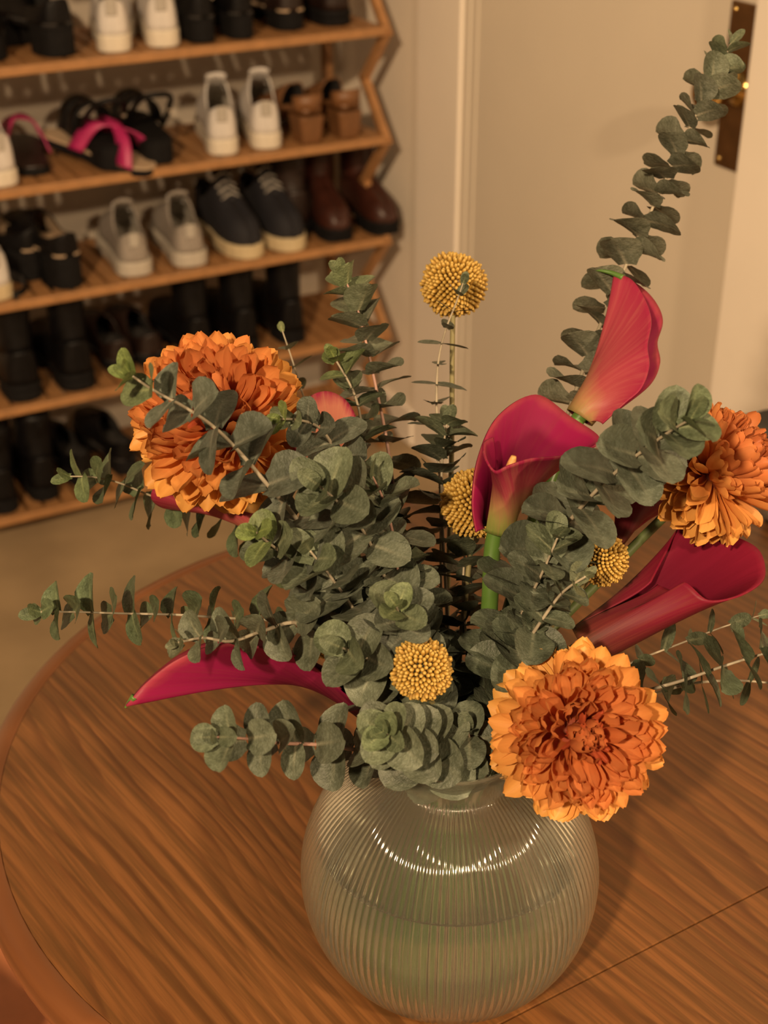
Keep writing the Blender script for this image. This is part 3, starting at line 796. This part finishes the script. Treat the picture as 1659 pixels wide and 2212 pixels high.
euc('tallest eucalyptus branch reaching up across the brass lock plate', [(1060, 1420, .99), (1130, 1180, 1.01), (1235, 870, 1.03), (1290, 720, 1.04), (1345, 590, 1.05), (1400, 470, 1.055), (1455, 350, 1.06), (1510, 235, 1.065), (1555, 145, 1.07), (1578, 95, 1.072)], D_(60), .0130, .0290, .0225, 2, .78, 4, 40, seed=3, jit=.12, tint=(1.5, 1.36, 1.3), tiptint=(1.35, 1.4, 1.1))  # pale tint: waxy bloom, with the lit look put into the colour
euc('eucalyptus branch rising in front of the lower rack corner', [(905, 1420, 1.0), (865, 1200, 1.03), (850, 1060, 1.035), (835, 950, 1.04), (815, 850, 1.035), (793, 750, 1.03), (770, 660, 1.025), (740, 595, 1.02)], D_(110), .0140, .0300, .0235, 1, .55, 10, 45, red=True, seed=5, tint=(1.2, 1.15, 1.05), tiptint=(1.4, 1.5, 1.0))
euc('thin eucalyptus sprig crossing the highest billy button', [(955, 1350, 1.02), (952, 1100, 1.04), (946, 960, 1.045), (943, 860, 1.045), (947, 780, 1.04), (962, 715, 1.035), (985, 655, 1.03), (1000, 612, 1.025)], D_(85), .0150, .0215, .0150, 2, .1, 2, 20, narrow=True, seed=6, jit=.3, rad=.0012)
euc('shade-tinted leafy eucalyptus branch below the highest billy button', [(975, 1480, 1.0), (965, 1300, 1.01), (955, 1120, 1.015), (955, 1000, 1.02), (965, 915, 1.02)], D_(80), .0115, .0310, .0250, 0, .4, 5, 30, seed=8, tint=(.95, .95, .9), tiptint=(1.0, 1.05, .85))  # leaf tint lowered to paint in the shadow around this branch
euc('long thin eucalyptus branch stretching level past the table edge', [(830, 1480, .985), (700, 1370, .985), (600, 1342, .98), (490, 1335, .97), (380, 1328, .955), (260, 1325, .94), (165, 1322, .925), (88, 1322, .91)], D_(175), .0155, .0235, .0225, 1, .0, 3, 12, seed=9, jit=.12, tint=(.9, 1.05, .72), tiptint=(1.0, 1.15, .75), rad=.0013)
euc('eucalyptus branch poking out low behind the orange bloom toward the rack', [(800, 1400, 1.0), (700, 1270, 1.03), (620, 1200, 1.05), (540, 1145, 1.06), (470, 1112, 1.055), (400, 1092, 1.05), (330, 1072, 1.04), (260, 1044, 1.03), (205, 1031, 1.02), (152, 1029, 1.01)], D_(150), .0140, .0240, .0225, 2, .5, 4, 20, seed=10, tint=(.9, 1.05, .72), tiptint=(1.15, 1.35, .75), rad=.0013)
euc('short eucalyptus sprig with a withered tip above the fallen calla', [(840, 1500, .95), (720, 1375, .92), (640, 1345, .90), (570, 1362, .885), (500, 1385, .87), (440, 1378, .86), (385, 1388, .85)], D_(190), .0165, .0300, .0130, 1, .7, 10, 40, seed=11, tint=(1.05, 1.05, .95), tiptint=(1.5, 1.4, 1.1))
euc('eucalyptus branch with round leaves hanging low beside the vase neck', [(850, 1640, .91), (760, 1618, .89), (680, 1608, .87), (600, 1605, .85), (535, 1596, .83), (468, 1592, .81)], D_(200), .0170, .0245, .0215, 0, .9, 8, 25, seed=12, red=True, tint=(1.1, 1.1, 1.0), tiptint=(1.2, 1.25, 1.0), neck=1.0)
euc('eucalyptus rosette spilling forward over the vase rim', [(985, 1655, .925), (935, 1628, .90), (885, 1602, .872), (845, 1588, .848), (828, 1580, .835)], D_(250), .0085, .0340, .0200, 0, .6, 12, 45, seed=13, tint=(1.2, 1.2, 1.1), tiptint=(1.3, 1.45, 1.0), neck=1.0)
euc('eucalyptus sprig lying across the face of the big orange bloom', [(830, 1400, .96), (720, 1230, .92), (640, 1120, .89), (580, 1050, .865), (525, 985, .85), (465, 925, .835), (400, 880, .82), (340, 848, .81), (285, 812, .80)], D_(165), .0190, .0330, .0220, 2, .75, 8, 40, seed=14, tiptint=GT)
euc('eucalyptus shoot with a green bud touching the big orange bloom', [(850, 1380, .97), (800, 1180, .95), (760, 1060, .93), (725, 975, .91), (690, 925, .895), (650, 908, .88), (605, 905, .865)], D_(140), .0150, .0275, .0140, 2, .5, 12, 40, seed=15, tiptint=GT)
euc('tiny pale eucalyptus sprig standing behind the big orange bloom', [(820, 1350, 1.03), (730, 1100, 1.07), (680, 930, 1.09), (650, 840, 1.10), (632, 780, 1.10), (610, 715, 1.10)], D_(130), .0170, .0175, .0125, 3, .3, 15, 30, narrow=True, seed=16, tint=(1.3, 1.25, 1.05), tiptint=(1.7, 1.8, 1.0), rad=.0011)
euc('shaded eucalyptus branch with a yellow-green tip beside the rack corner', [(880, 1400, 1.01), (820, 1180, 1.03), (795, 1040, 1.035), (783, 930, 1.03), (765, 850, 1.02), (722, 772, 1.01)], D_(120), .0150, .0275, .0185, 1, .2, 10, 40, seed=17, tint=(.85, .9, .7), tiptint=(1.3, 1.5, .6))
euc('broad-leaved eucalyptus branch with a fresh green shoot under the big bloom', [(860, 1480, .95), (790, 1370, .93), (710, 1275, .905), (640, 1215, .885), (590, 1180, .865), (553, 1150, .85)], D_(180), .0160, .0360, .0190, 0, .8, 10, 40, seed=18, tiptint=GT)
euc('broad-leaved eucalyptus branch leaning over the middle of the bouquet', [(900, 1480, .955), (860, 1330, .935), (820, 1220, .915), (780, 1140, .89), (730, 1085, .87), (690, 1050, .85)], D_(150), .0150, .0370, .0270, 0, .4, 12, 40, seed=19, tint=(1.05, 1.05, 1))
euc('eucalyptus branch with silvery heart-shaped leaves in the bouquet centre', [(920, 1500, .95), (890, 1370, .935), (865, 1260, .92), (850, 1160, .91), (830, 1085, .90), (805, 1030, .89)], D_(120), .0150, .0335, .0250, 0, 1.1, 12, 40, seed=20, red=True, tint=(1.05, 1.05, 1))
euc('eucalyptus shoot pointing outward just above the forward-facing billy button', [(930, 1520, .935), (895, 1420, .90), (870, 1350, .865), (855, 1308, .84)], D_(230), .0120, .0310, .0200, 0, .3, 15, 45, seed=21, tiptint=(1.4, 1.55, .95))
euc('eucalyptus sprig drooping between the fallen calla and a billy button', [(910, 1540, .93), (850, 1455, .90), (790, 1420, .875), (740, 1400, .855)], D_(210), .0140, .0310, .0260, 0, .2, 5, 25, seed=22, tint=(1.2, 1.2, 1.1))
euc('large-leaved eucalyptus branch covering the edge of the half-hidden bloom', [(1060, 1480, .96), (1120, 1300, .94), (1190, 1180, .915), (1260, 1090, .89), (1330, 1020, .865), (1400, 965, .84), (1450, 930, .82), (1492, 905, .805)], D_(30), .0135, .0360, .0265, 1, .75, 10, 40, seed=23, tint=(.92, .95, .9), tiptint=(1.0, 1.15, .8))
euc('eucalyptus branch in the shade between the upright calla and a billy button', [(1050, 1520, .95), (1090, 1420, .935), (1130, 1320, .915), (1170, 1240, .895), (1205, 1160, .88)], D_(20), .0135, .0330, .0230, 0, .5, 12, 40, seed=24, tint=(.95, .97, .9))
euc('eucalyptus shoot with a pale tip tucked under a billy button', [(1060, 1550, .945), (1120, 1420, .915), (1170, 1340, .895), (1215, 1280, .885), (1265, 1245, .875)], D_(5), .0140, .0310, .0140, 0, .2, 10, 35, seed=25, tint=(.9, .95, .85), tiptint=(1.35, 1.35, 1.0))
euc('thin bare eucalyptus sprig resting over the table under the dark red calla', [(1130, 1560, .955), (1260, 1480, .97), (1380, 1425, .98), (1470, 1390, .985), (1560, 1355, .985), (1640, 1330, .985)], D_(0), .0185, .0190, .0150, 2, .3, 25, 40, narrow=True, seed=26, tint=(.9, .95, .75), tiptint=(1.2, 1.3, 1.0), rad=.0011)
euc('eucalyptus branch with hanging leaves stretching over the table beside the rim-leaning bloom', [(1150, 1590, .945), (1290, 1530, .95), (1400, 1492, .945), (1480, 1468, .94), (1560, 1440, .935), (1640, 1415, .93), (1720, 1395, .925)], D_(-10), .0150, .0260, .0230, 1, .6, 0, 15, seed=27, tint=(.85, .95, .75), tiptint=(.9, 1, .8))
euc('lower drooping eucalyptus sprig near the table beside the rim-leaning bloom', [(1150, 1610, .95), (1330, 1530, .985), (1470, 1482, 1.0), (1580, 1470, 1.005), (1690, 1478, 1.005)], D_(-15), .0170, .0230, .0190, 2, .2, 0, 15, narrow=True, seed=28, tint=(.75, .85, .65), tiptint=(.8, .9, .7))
euc('shade-tinted eucalyptus branch behind the upright calla stem', [(1010, 1560, .97), (1010, 1430, .98), (1000, 1290, .985), (1005, 1180, .985)], D_(70), .0115, .0320, .0260, 0, .7, 8, 30, seed=29, tint=(.9, .92, .85), tiptint=(.95, 1, .85))  # shade in the bouquet middle put into the leaf tint
euc('shade-tinted eucalyptus sprig behind the chrysanthemum leaning over the rim', [(1020, 1590, .945), (1060, 1500, .935), (1100, 1420, .925), (1120, 1360, .915)], D_(40), .0115, .0320, .0260, 0, .3, 8, 30, seed=30, tint=(.9, .92, .85), tiptint=(.95, 1, .85))  # darker leaf colour stands in for inner shadow
euc('short shade-tinted eucalyptus sprig filling the vase mouth', [(960, 1600, .95), (945, 1530, .94), (930, 1470, .93)], D_(200), .0095, .0310, .0260, 0, .5, 8, 30, seed=31, tint=(.8, .82, .76), tiptint=(.9, .95, .8))  # shade at the vase mouth painted into the leaves
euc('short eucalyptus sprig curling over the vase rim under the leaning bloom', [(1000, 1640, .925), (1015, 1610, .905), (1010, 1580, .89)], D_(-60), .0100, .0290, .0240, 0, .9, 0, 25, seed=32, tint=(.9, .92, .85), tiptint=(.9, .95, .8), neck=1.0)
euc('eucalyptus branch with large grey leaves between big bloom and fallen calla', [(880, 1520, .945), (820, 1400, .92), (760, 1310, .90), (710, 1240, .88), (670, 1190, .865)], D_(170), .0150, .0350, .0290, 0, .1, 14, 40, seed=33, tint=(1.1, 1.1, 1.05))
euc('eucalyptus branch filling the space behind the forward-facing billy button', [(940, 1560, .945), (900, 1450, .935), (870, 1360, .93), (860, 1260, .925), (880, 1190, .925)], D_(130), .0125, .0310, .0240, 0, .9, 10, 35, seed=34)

# ------------------------------------------------------------------ chrysanthemums
def petal_mesh(wmax, incurve, cup, seed, spoon=.75, notch=True):
    rnd = random.Random(seed); V = []; UV = []; F = []
    TS = [0, .22, .44, .62, .76, .87, .95, 1.0]; nl, nx = 7, 4
    for i, t in enumerate(TS):
        wd = wmax * (.38 + .62 * smoothstep(.0, spoon, t)) * (1 if t < .76 else sqrt(max(0.06, 1 - ((t - .76) / .24) ** 2 * .90)))
        for j in range(-2, 3):
            q = j / 2; x = wd * q * (1 - .10 * abs(q))
            z = incurve * (t ** 2.4) + cup * q * q * wd * (.75 + .35 * t) + .006 * rnd.uniform(-1, 1)
            y = t * (1 - .30 * abs(incurve) * t) - (.03 * q * q if i >= nl - 1 else 0) - (.02 if (i == nl and j == 0 and notch) else 0)
            V.append((x, y, z)); UV.append((j / 4 + .5, t))
    for i in range(nl):
        for j in range(nx): a = i * 5 + j; F.append((a, a + 1, a + 6, a + 5))
    return mesh('petal', V, F, uvs=UV, mats=[M['petal']])
PET_IN = [petal_mesh(.085, .40, 1.2, 1), petal_mesh(.095, .32, 1.4, 2), petal_mesh(.08, .48, 1.1, 3)]
PET_MID = [petal_mesh(.092, .26, 1.2, 4), petal_mesh(.10, .36, 1.1, 5), petal_mesh(.088, .18, 1.35, 6)]
PET_OUT = [petal_mesh(.10, .05, 1.0, 7), petal_mesh(.108, -.14, .8, 8), petal_mesh(.098, .18, 1.2, 9)]
def mum(label, centre, axis, R, path_pts, ang, n=280, phimax=128, seed=1, cc=((.36, .065, .026), (.68, .26, .088), (.74, .40, .105)), neck=.8, asym=None):
    rnd = random.Random(seed); axis = axis.normalized()
    C = P(*centre)
    path = stem_path([P(*q_) for q_ in path_pts] + [C - axis * R * .25], ang, neck)
    r = plant('chrysanthemum', path, label, 'chrysanthemum', 'orange chrysanthemums in the vase')
    cv = catmull(path, 10)
    v_, f_ = tube_data(relv(cv, r), .0034, 10); obj('stem', mesh('stem', v_, f_), r, mat=M['mumstem'])
    # receptacle
    v_, f_ = lathe_data([(.0001, -.30 * R), (.12 * R, -.28 * R), (.26 * R, -.12 * R), (.30 * R, .02 * R), (.22 * R, .22 * R), (.0001, .30 * R)], 16)
    q_ = axis.to_track_quat('Z', 'Y').to_matrix().to_4x4()
    o_ = obj('receptacle', mesh('receptacle', v_, f_), r, mat=M['mumheart']); o_.matrix_basis = Matrix.Translation(C - r.location) @ q_
    e1 = axis.orthogonal().normalized(); e2 = axis.cross(e1)
    for i in range(n):
        t = (i + .5) / n
        phi = radians(phimax) * t ** .66 + rnd.uniform(-.04, .04); az = i * 2.39996 + rnd.uniform(-.12, .12)
        rad_ = e1 * cos(az) + e2 * sin(az)
        d = axis * cos(phi) + rad_ * sin(phi)
        inw = (axis * sin(phi) - rad_ * cos(phi))
        pd = math.degrees(phi)
        Lp = R * (.66 + .30 * smoothstep(5, 55, pd)) * rnd.uniform(.90, 1.08)
        wsc = .72 + .78 * smoothstep(5, 60, pd) + .25 * smoothstep(75, 115, pd)
        if pd < 38: me = rnd.choice(PET_IN)
        elif pd < 82: me = rnd.choice(PET_MID)
        else: me = rnd.choice(PET_OUT)
        lean = radians(-6 if pd < 40 else (4 if pd < 80 else 10)) + rnd.uniform(-.12, .12)
        Yv = (d * cos(lean) - inw * sin(lean)).normalized(); Zv = (inw * cos(lean) + d * sin(lean)).normalized(); Xv = Yv.cross(Zv)
        tw = rnd.uniform(-.35, .35); Xv, Zv = Xv * cos(tw) + Zv * sin(tw), Zv * cos(tw) - Xv * sin(tw)
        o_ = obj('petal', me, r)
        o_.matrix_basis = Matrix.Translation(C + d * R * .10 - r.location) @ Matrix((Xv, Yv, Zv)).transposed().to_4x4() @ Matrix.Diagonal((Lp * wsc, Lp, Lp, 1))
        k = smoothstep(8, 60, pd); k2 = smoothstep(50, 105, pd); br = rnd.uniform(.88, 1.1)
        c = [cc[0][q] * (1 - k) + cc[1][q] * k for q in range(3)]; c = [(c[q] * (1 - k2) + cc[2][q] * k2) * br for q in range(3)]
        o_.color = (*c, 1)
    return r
fw = Vector((0, cos(PITCH), -sin(PITCH))); upv = Vector((0, sin(PITCH), cos(PITCH))); rt = Vector((1, 0, 0))
def vd(x, y, z): return rt * x + upv * y - fw * z       # right, up, toward the lens
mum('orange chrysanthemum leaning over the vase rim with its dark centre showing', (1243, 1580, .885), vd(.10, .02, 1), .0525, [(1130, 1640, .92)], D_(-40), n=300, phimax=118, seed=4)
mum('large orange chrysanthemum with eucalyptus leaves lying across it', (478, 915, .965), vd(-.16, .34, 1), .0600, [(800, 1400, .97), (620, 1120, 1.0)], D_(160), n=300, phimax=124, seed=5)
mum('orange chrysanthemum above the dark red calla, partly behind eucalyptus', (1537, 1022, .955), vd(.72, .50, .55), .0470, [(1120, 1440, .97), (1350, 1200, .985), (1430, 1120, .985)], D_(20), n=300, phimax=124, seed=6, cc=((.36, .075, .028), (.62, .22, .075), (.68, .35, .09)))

# ------------------------------------------------------------------ callas
def calla(label, base, throat, rbase, rim, stem, ang, flare=.22, lift=.55, mo='sp_out', mi='sp_in', cover=1.0, spadix=None, srad=.0058, neck=.6, tail=None, flip=None, smat='stem'):
    B = P(*base); TH_ = P(*throat); ax = (TH_ - B).normalized(); h = (TH_ - B).length
    path = stem_path([P(*q_) for q_ in stem] + [B - ax * .012, B + ax * .003], ang, neck)
    r = plant('calla_lily', path, label, 'calla lily', 'calla lilies in the vase')
    cv = catmull(path, 10)
    v_, f_ = tube_data(relv(cv, r), lambda t: srad * (1 - .12 * t), 12); obj('stem', mesh('stem', v_, f_), r, mat=M[smat])
    RIM = catmull([P(*q_) for q_ in rim], 8); nt = len(RIM)
    e1 = (RIM[0] - B); e1 = (e1 - ax * e1.dot(ax)).normalized(); e2 = ax.cross(e1)
    # winding sign of the rim round the axis
    w_ = 0; pa = None
    for p_ in RIM:
        q_ = p_ - TH_; a = atan2(q_.dot(e2), q_.dot(e1))
        if pa is not None:
            da = (a - pa + pi) % (2 * pi) - pi; w_ += da
        pa = a
    sg = flip if flip else (1 if w_ >= 0 else -1)
    ns = 18; V = []; UV = []; F = []
    for k, Rp in enumerate(RIM):
        t = k / (nt - 1); th = sg * 2 * pi * cover * t
        dirn = e1 * cos(th) + e2 * sin(th)
        P0 = B + dirn * rbase
        dist = (Rp - P0).length
        T0 = ax * dist * lift * 2 + dirn * rbase * .6
        T1 = (Rp - TH_).normalized() * dist * flare * 2 + (Rp - P0) * .35
        for s_ in range(ns + 1):
            s = s_ / ns; s2 = s * s; s3 = s2 * s
            p_ = P0 * (2 * s3 - 3 * s2 + 1) + T0 * (s3 - 2 * s2 + s) + Rp * (-2 * s3 + 3 * s2) + T1 * (s3 - s2)
            V.append(p_ - r.location); UV.append((t, s))
    m_ = ns + 1
    for k in range(nt - 1):
        for s_ in range(ns):
            a = k * m_ + s_; q_ = (a, a + m_, a + m_ + 1, a + 1)
            F.append(q_ if sg > 0 else tuple(reversed(q_)))
    o_ = obj('spathe', mesh('spathe', V, F, uvs=UV, mats=[M[mo], M[mi]]), r); solidify(o_, .0013, -1, 1)
    v_, f_ = tube_data(relv(catmull([B - ax * .004, B, B + ax * .006], 3), r), lambda t: srad * (1.1 + .15 * sin(pi * t)), 12)
    if spadix:
        pts = [B + ax * .004] + [P(*q_) for q_ in spadix]
        v_, f_ = tube_data(relv(catmull(pts, 8), r), lambda t: .0042 * (1 - .6 * t ** 3), 10); obj('spadix', mesh('spadix', v_, f_), r, mat=M['spadix'])
    if tail:
        v_, f_ = tube_data(relv(catmull([P(*q_) for q_ in tail], 6), r), lambda t: .0022 * (1 - .9 * t) + .0002, 8); obj('tip', mesh('tip', v_, f_), r, mat=M['stem'])
    return r
calla('upright crimson calla with a yellow-green throat and thick green stem', (1073, 1148, .935), (1103, 1030, .925), .0105,
      [(1026, 1150, .922), (1018, 1080, .918), (1032, 985, .92), (1075, 898, .935), (1155, 853, .955), (1230, 900, .96), (1298, 953, .945), (1225, 985, .905), (1150, 993, .888), (1100, 1008, .882), (1068, 1020, .885), (1046, 990, .892), (1043, 958, .905), (1062, 945, .918)],
      [(1045, 1480, .965), (1058, 1300, .945)], D_(60), flare=.25, lift=.42, spadix=[(1095, 1040, .922), (1110, 985, .915)], srad=.0062)
calla('pink calla standing highest, its curled tip before the cream door', (1252, 902, 1.0), (1338, 775, 1.0), .0105,
      [(1300, 915, .985), (1350, 870, .980), (1385, 838, .980), (1402, 790, .985), (1398, 745, .990), (1406, 690, 1.0), (1390, 640, 1.012), (1362, 602, 1.022), (1325, 592, 1.030), (1375, 615, 1.045), (1412, 650, 1.045), (1430, 692, 1.04), (1418, 740, 1.035), (1424, 785, 1.03), (1405, 828, 1.02), (1340, 880, 1.015), (1300, 910, 1.005)],
      [(1075, 1460, .985), (1130, 1200, .99), (1200, 1010, 1.0)], D_(45), flare=.16, lift=.5, mo='sp_pink', flip=-1, tail=[(1345, 600, 1.025), (1322, 590, 1.028), (1300, 585, 1.03), (1284, 583, 1.032)])
calla('dark red calla opening wide over the table below the half-hidden bloom', (1262, 1396, .957), (1385, 1318, .95), .0145,
      [(1420, 1262, .945), (1455, 1275, .93), (1480, 1258, .922), (1530, 1298, .915), (1590, 1292, .918), (1640, 1265, .928), (1654, 1235, .94), (1640, 1190, .955), (1590, 1162, .97), (1510, 1140, .985), (1466, 1140, .985), (1440, 1188, .972), (1405, 1255, .955)],
      [(1130, 1560, .95), (1210, 1460, .955)], D_(10), flare=.2, lift=.4, mo='sp_dark', mi='sp_dark_in')
calla('crimson calla drooping low over the table with a green tip', (805, 1540, .945), (640, 1400, .93), .0085,
      [(735, 1490, .925), (650, 1425, .905), (560, 1400, .898), (470, 1394, .895), (380, 1428, .895), (310, 1482, .897), (272, 1527, .90), (318, 1472, .93), (395, 1412, .945), (480, 1384, .955), (580, 1388, .965), (680, 1440, .965), (745, 1490, .955)],
      [(880, 1600, .95)], D_(200), flare=.22, lift=.46, mo='sp_in', mi='sp_in', tail=[(290, 1505, .898), (278, 1519, .90), (270, 1529, .901)])
calla('deep red calla mostly hidden behind the big orange bloom', (590, 1152, 1.0), (520, 1110, 1.005), .0075,
      [(575, 1110, .99), (500, 1068, .985), (420, 1035, .99), (350, 1035, 1.0), (326, 1075, 1.01), (360, 1100, 1.03), (430, 1095, 1.04), (510, 1115, 1.03), (570, 1150, 1.015)],
      [(830, 1440, .97), (680, 1250, .99)], D_(170), flare=.15, lift=.4, mo='sp_pink', mi='sp_dark_in')
calla('peach calla with a crimson edge behind the eucalyptus', (715, 1090, 0.980), (705, 1010, 0.980), .0085,
      [(650, 1010, 0.950), (632, 930, 0.950), (655, 870, 0.960), (700, 845, 0.980), (745, 862, 0.995), (770, 905, 1.000), (768, 960, 0.995), (752, 1010, 0.980), (700, 1000, 0.950)],
      [(860, 1440, .985), (770, 1220, 0.960)], D_(140), flare=.2, lift=.4, mo='sp_peach', mi='sp_in')
calla('dark calla half hidden behind the eucalyptus and a bloom stem', (1322, 1172, 1.0), (1375, 1115, 1.0), .0070,
      [(1330, 1110, .985), (1360, 1070, .985), (1420, 1050, .99), (1455, 1070, 1.0), (1440, 1100, 1.01), (1400, 1125, 1.02), (1355, 1160, 1.01)],
      [(1090, 1480, .985), (1220, 1300, .99)], D_(30), flare=.15, lift=.4, mo='sp_dark', mi='sp_dark_in')

# ------------------------------------------------------------------ billy buttons
def billy(label, c, rpx, stem, ang, n=560, axis=None, tone=(1, 1, 1), seed=1):
    C = P(*c); R = rpx * c[2] / FPX
    path = stem_path([P(*q_) for q_ in stem] + [C], ang, .6)
    r = plant('billy_button', path, label, 'billy button', 'yellow billy buttons in the vase')
    cv = catmull(path, 8); v_, f_ = tube_data(relv(cv, r), .0019, 8); obj('stem', mesh('stem', v_, f_), r, mat=M['billystem'])
    ax = axis.normalized() if axis else Vector((0, 0, 1)); e1 = ax.orthogonal().normalized(); e2 = ax.cross(e1)
    rnd = random.Random(seed); V = []; F = []; UV = []
    fl = R * 2.3 / sqrt(n)
    for i in range(n):
        z = 1 - 2 * (i + .5) / n; ph = i * 2.39996; rr = sqrt(1 - z * z)
        d = ax * z + (e1 * cos(ph) + e2 * sin(ph)) * rr
        a = d.orthogonal().normalized(); b = d.cross(a); b0 = len(V)
        k = rnd.uniform(.90, 1.07); ctr = C - r.location
        for (rad_, hh, sg, tv) in ((.62, .80, 5, 0), (.80, .93, 5, .45), (.45, 1.02 , 5, .9)):
            for q_ in range(sg):
                an = 2 * pi * q_ / sg
                V.append(ctr + d * R * hh * (k if hh > .85 else 1) + (a * cos(an) + b * sin(an)) * fl * rad_); UV.append((0, tv))
        V.append(ctr + d * R * 1.045 * k); UV.append((0, 1))
        for lv in range(2):
            for q_ in range(5):
                x = b0 + lv * 5 + q_; y = b0 + lv * 5 + (q_ + 1) % 5; F.append((x, y, y + 5, x + 5))
        for q_ in range(5): F.append((b0 + 10 + q_, b0 + 10 + (q_ + 1) % 5, b0 + 15))
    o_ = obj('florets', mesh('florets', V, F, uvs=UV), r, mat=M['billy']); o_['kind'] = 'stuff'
    return r
billy('yellow billy button standing highest before the door casing', (980, 615, 1.075), 68, [(965, 1400, 1.03), (975, 1000, 1.06), (977, 760, 1.072)], D_(90), axis=vd(.1, .8, .5))
billy('yellow billy button half hidden behind the upright crimson calla', (1026, 1088, .985), 72, [(990, 1450, .98), (1010, 1250, .985)], D_(75), n=560, axis=vd(-.2, .7, .6), seed=2)
billy('yellow billy button tucked between eucalyptus and the dark red calla', (1300, 1208, .93), 56, [(1080, 1500, .96), (1200, 1340, .945)], D_(15), n=480, axis=vd(.3, .5, .7), seed=3)
billy('yellow billy button facing forward above the eucalyptus rosette', (910, 1446, .865), 66, [(955, 1590, .915)], D_(250), n=460, axis=vd(.05, .15, 1), seed=4)
billy('shaded billy button nearly covered by leaves above the drooping calla', (690, 1385, .985), 36, [(850, 1520, .97)], D_(190), n=260, axis=vd(-.5, .3, .5), seed=5)
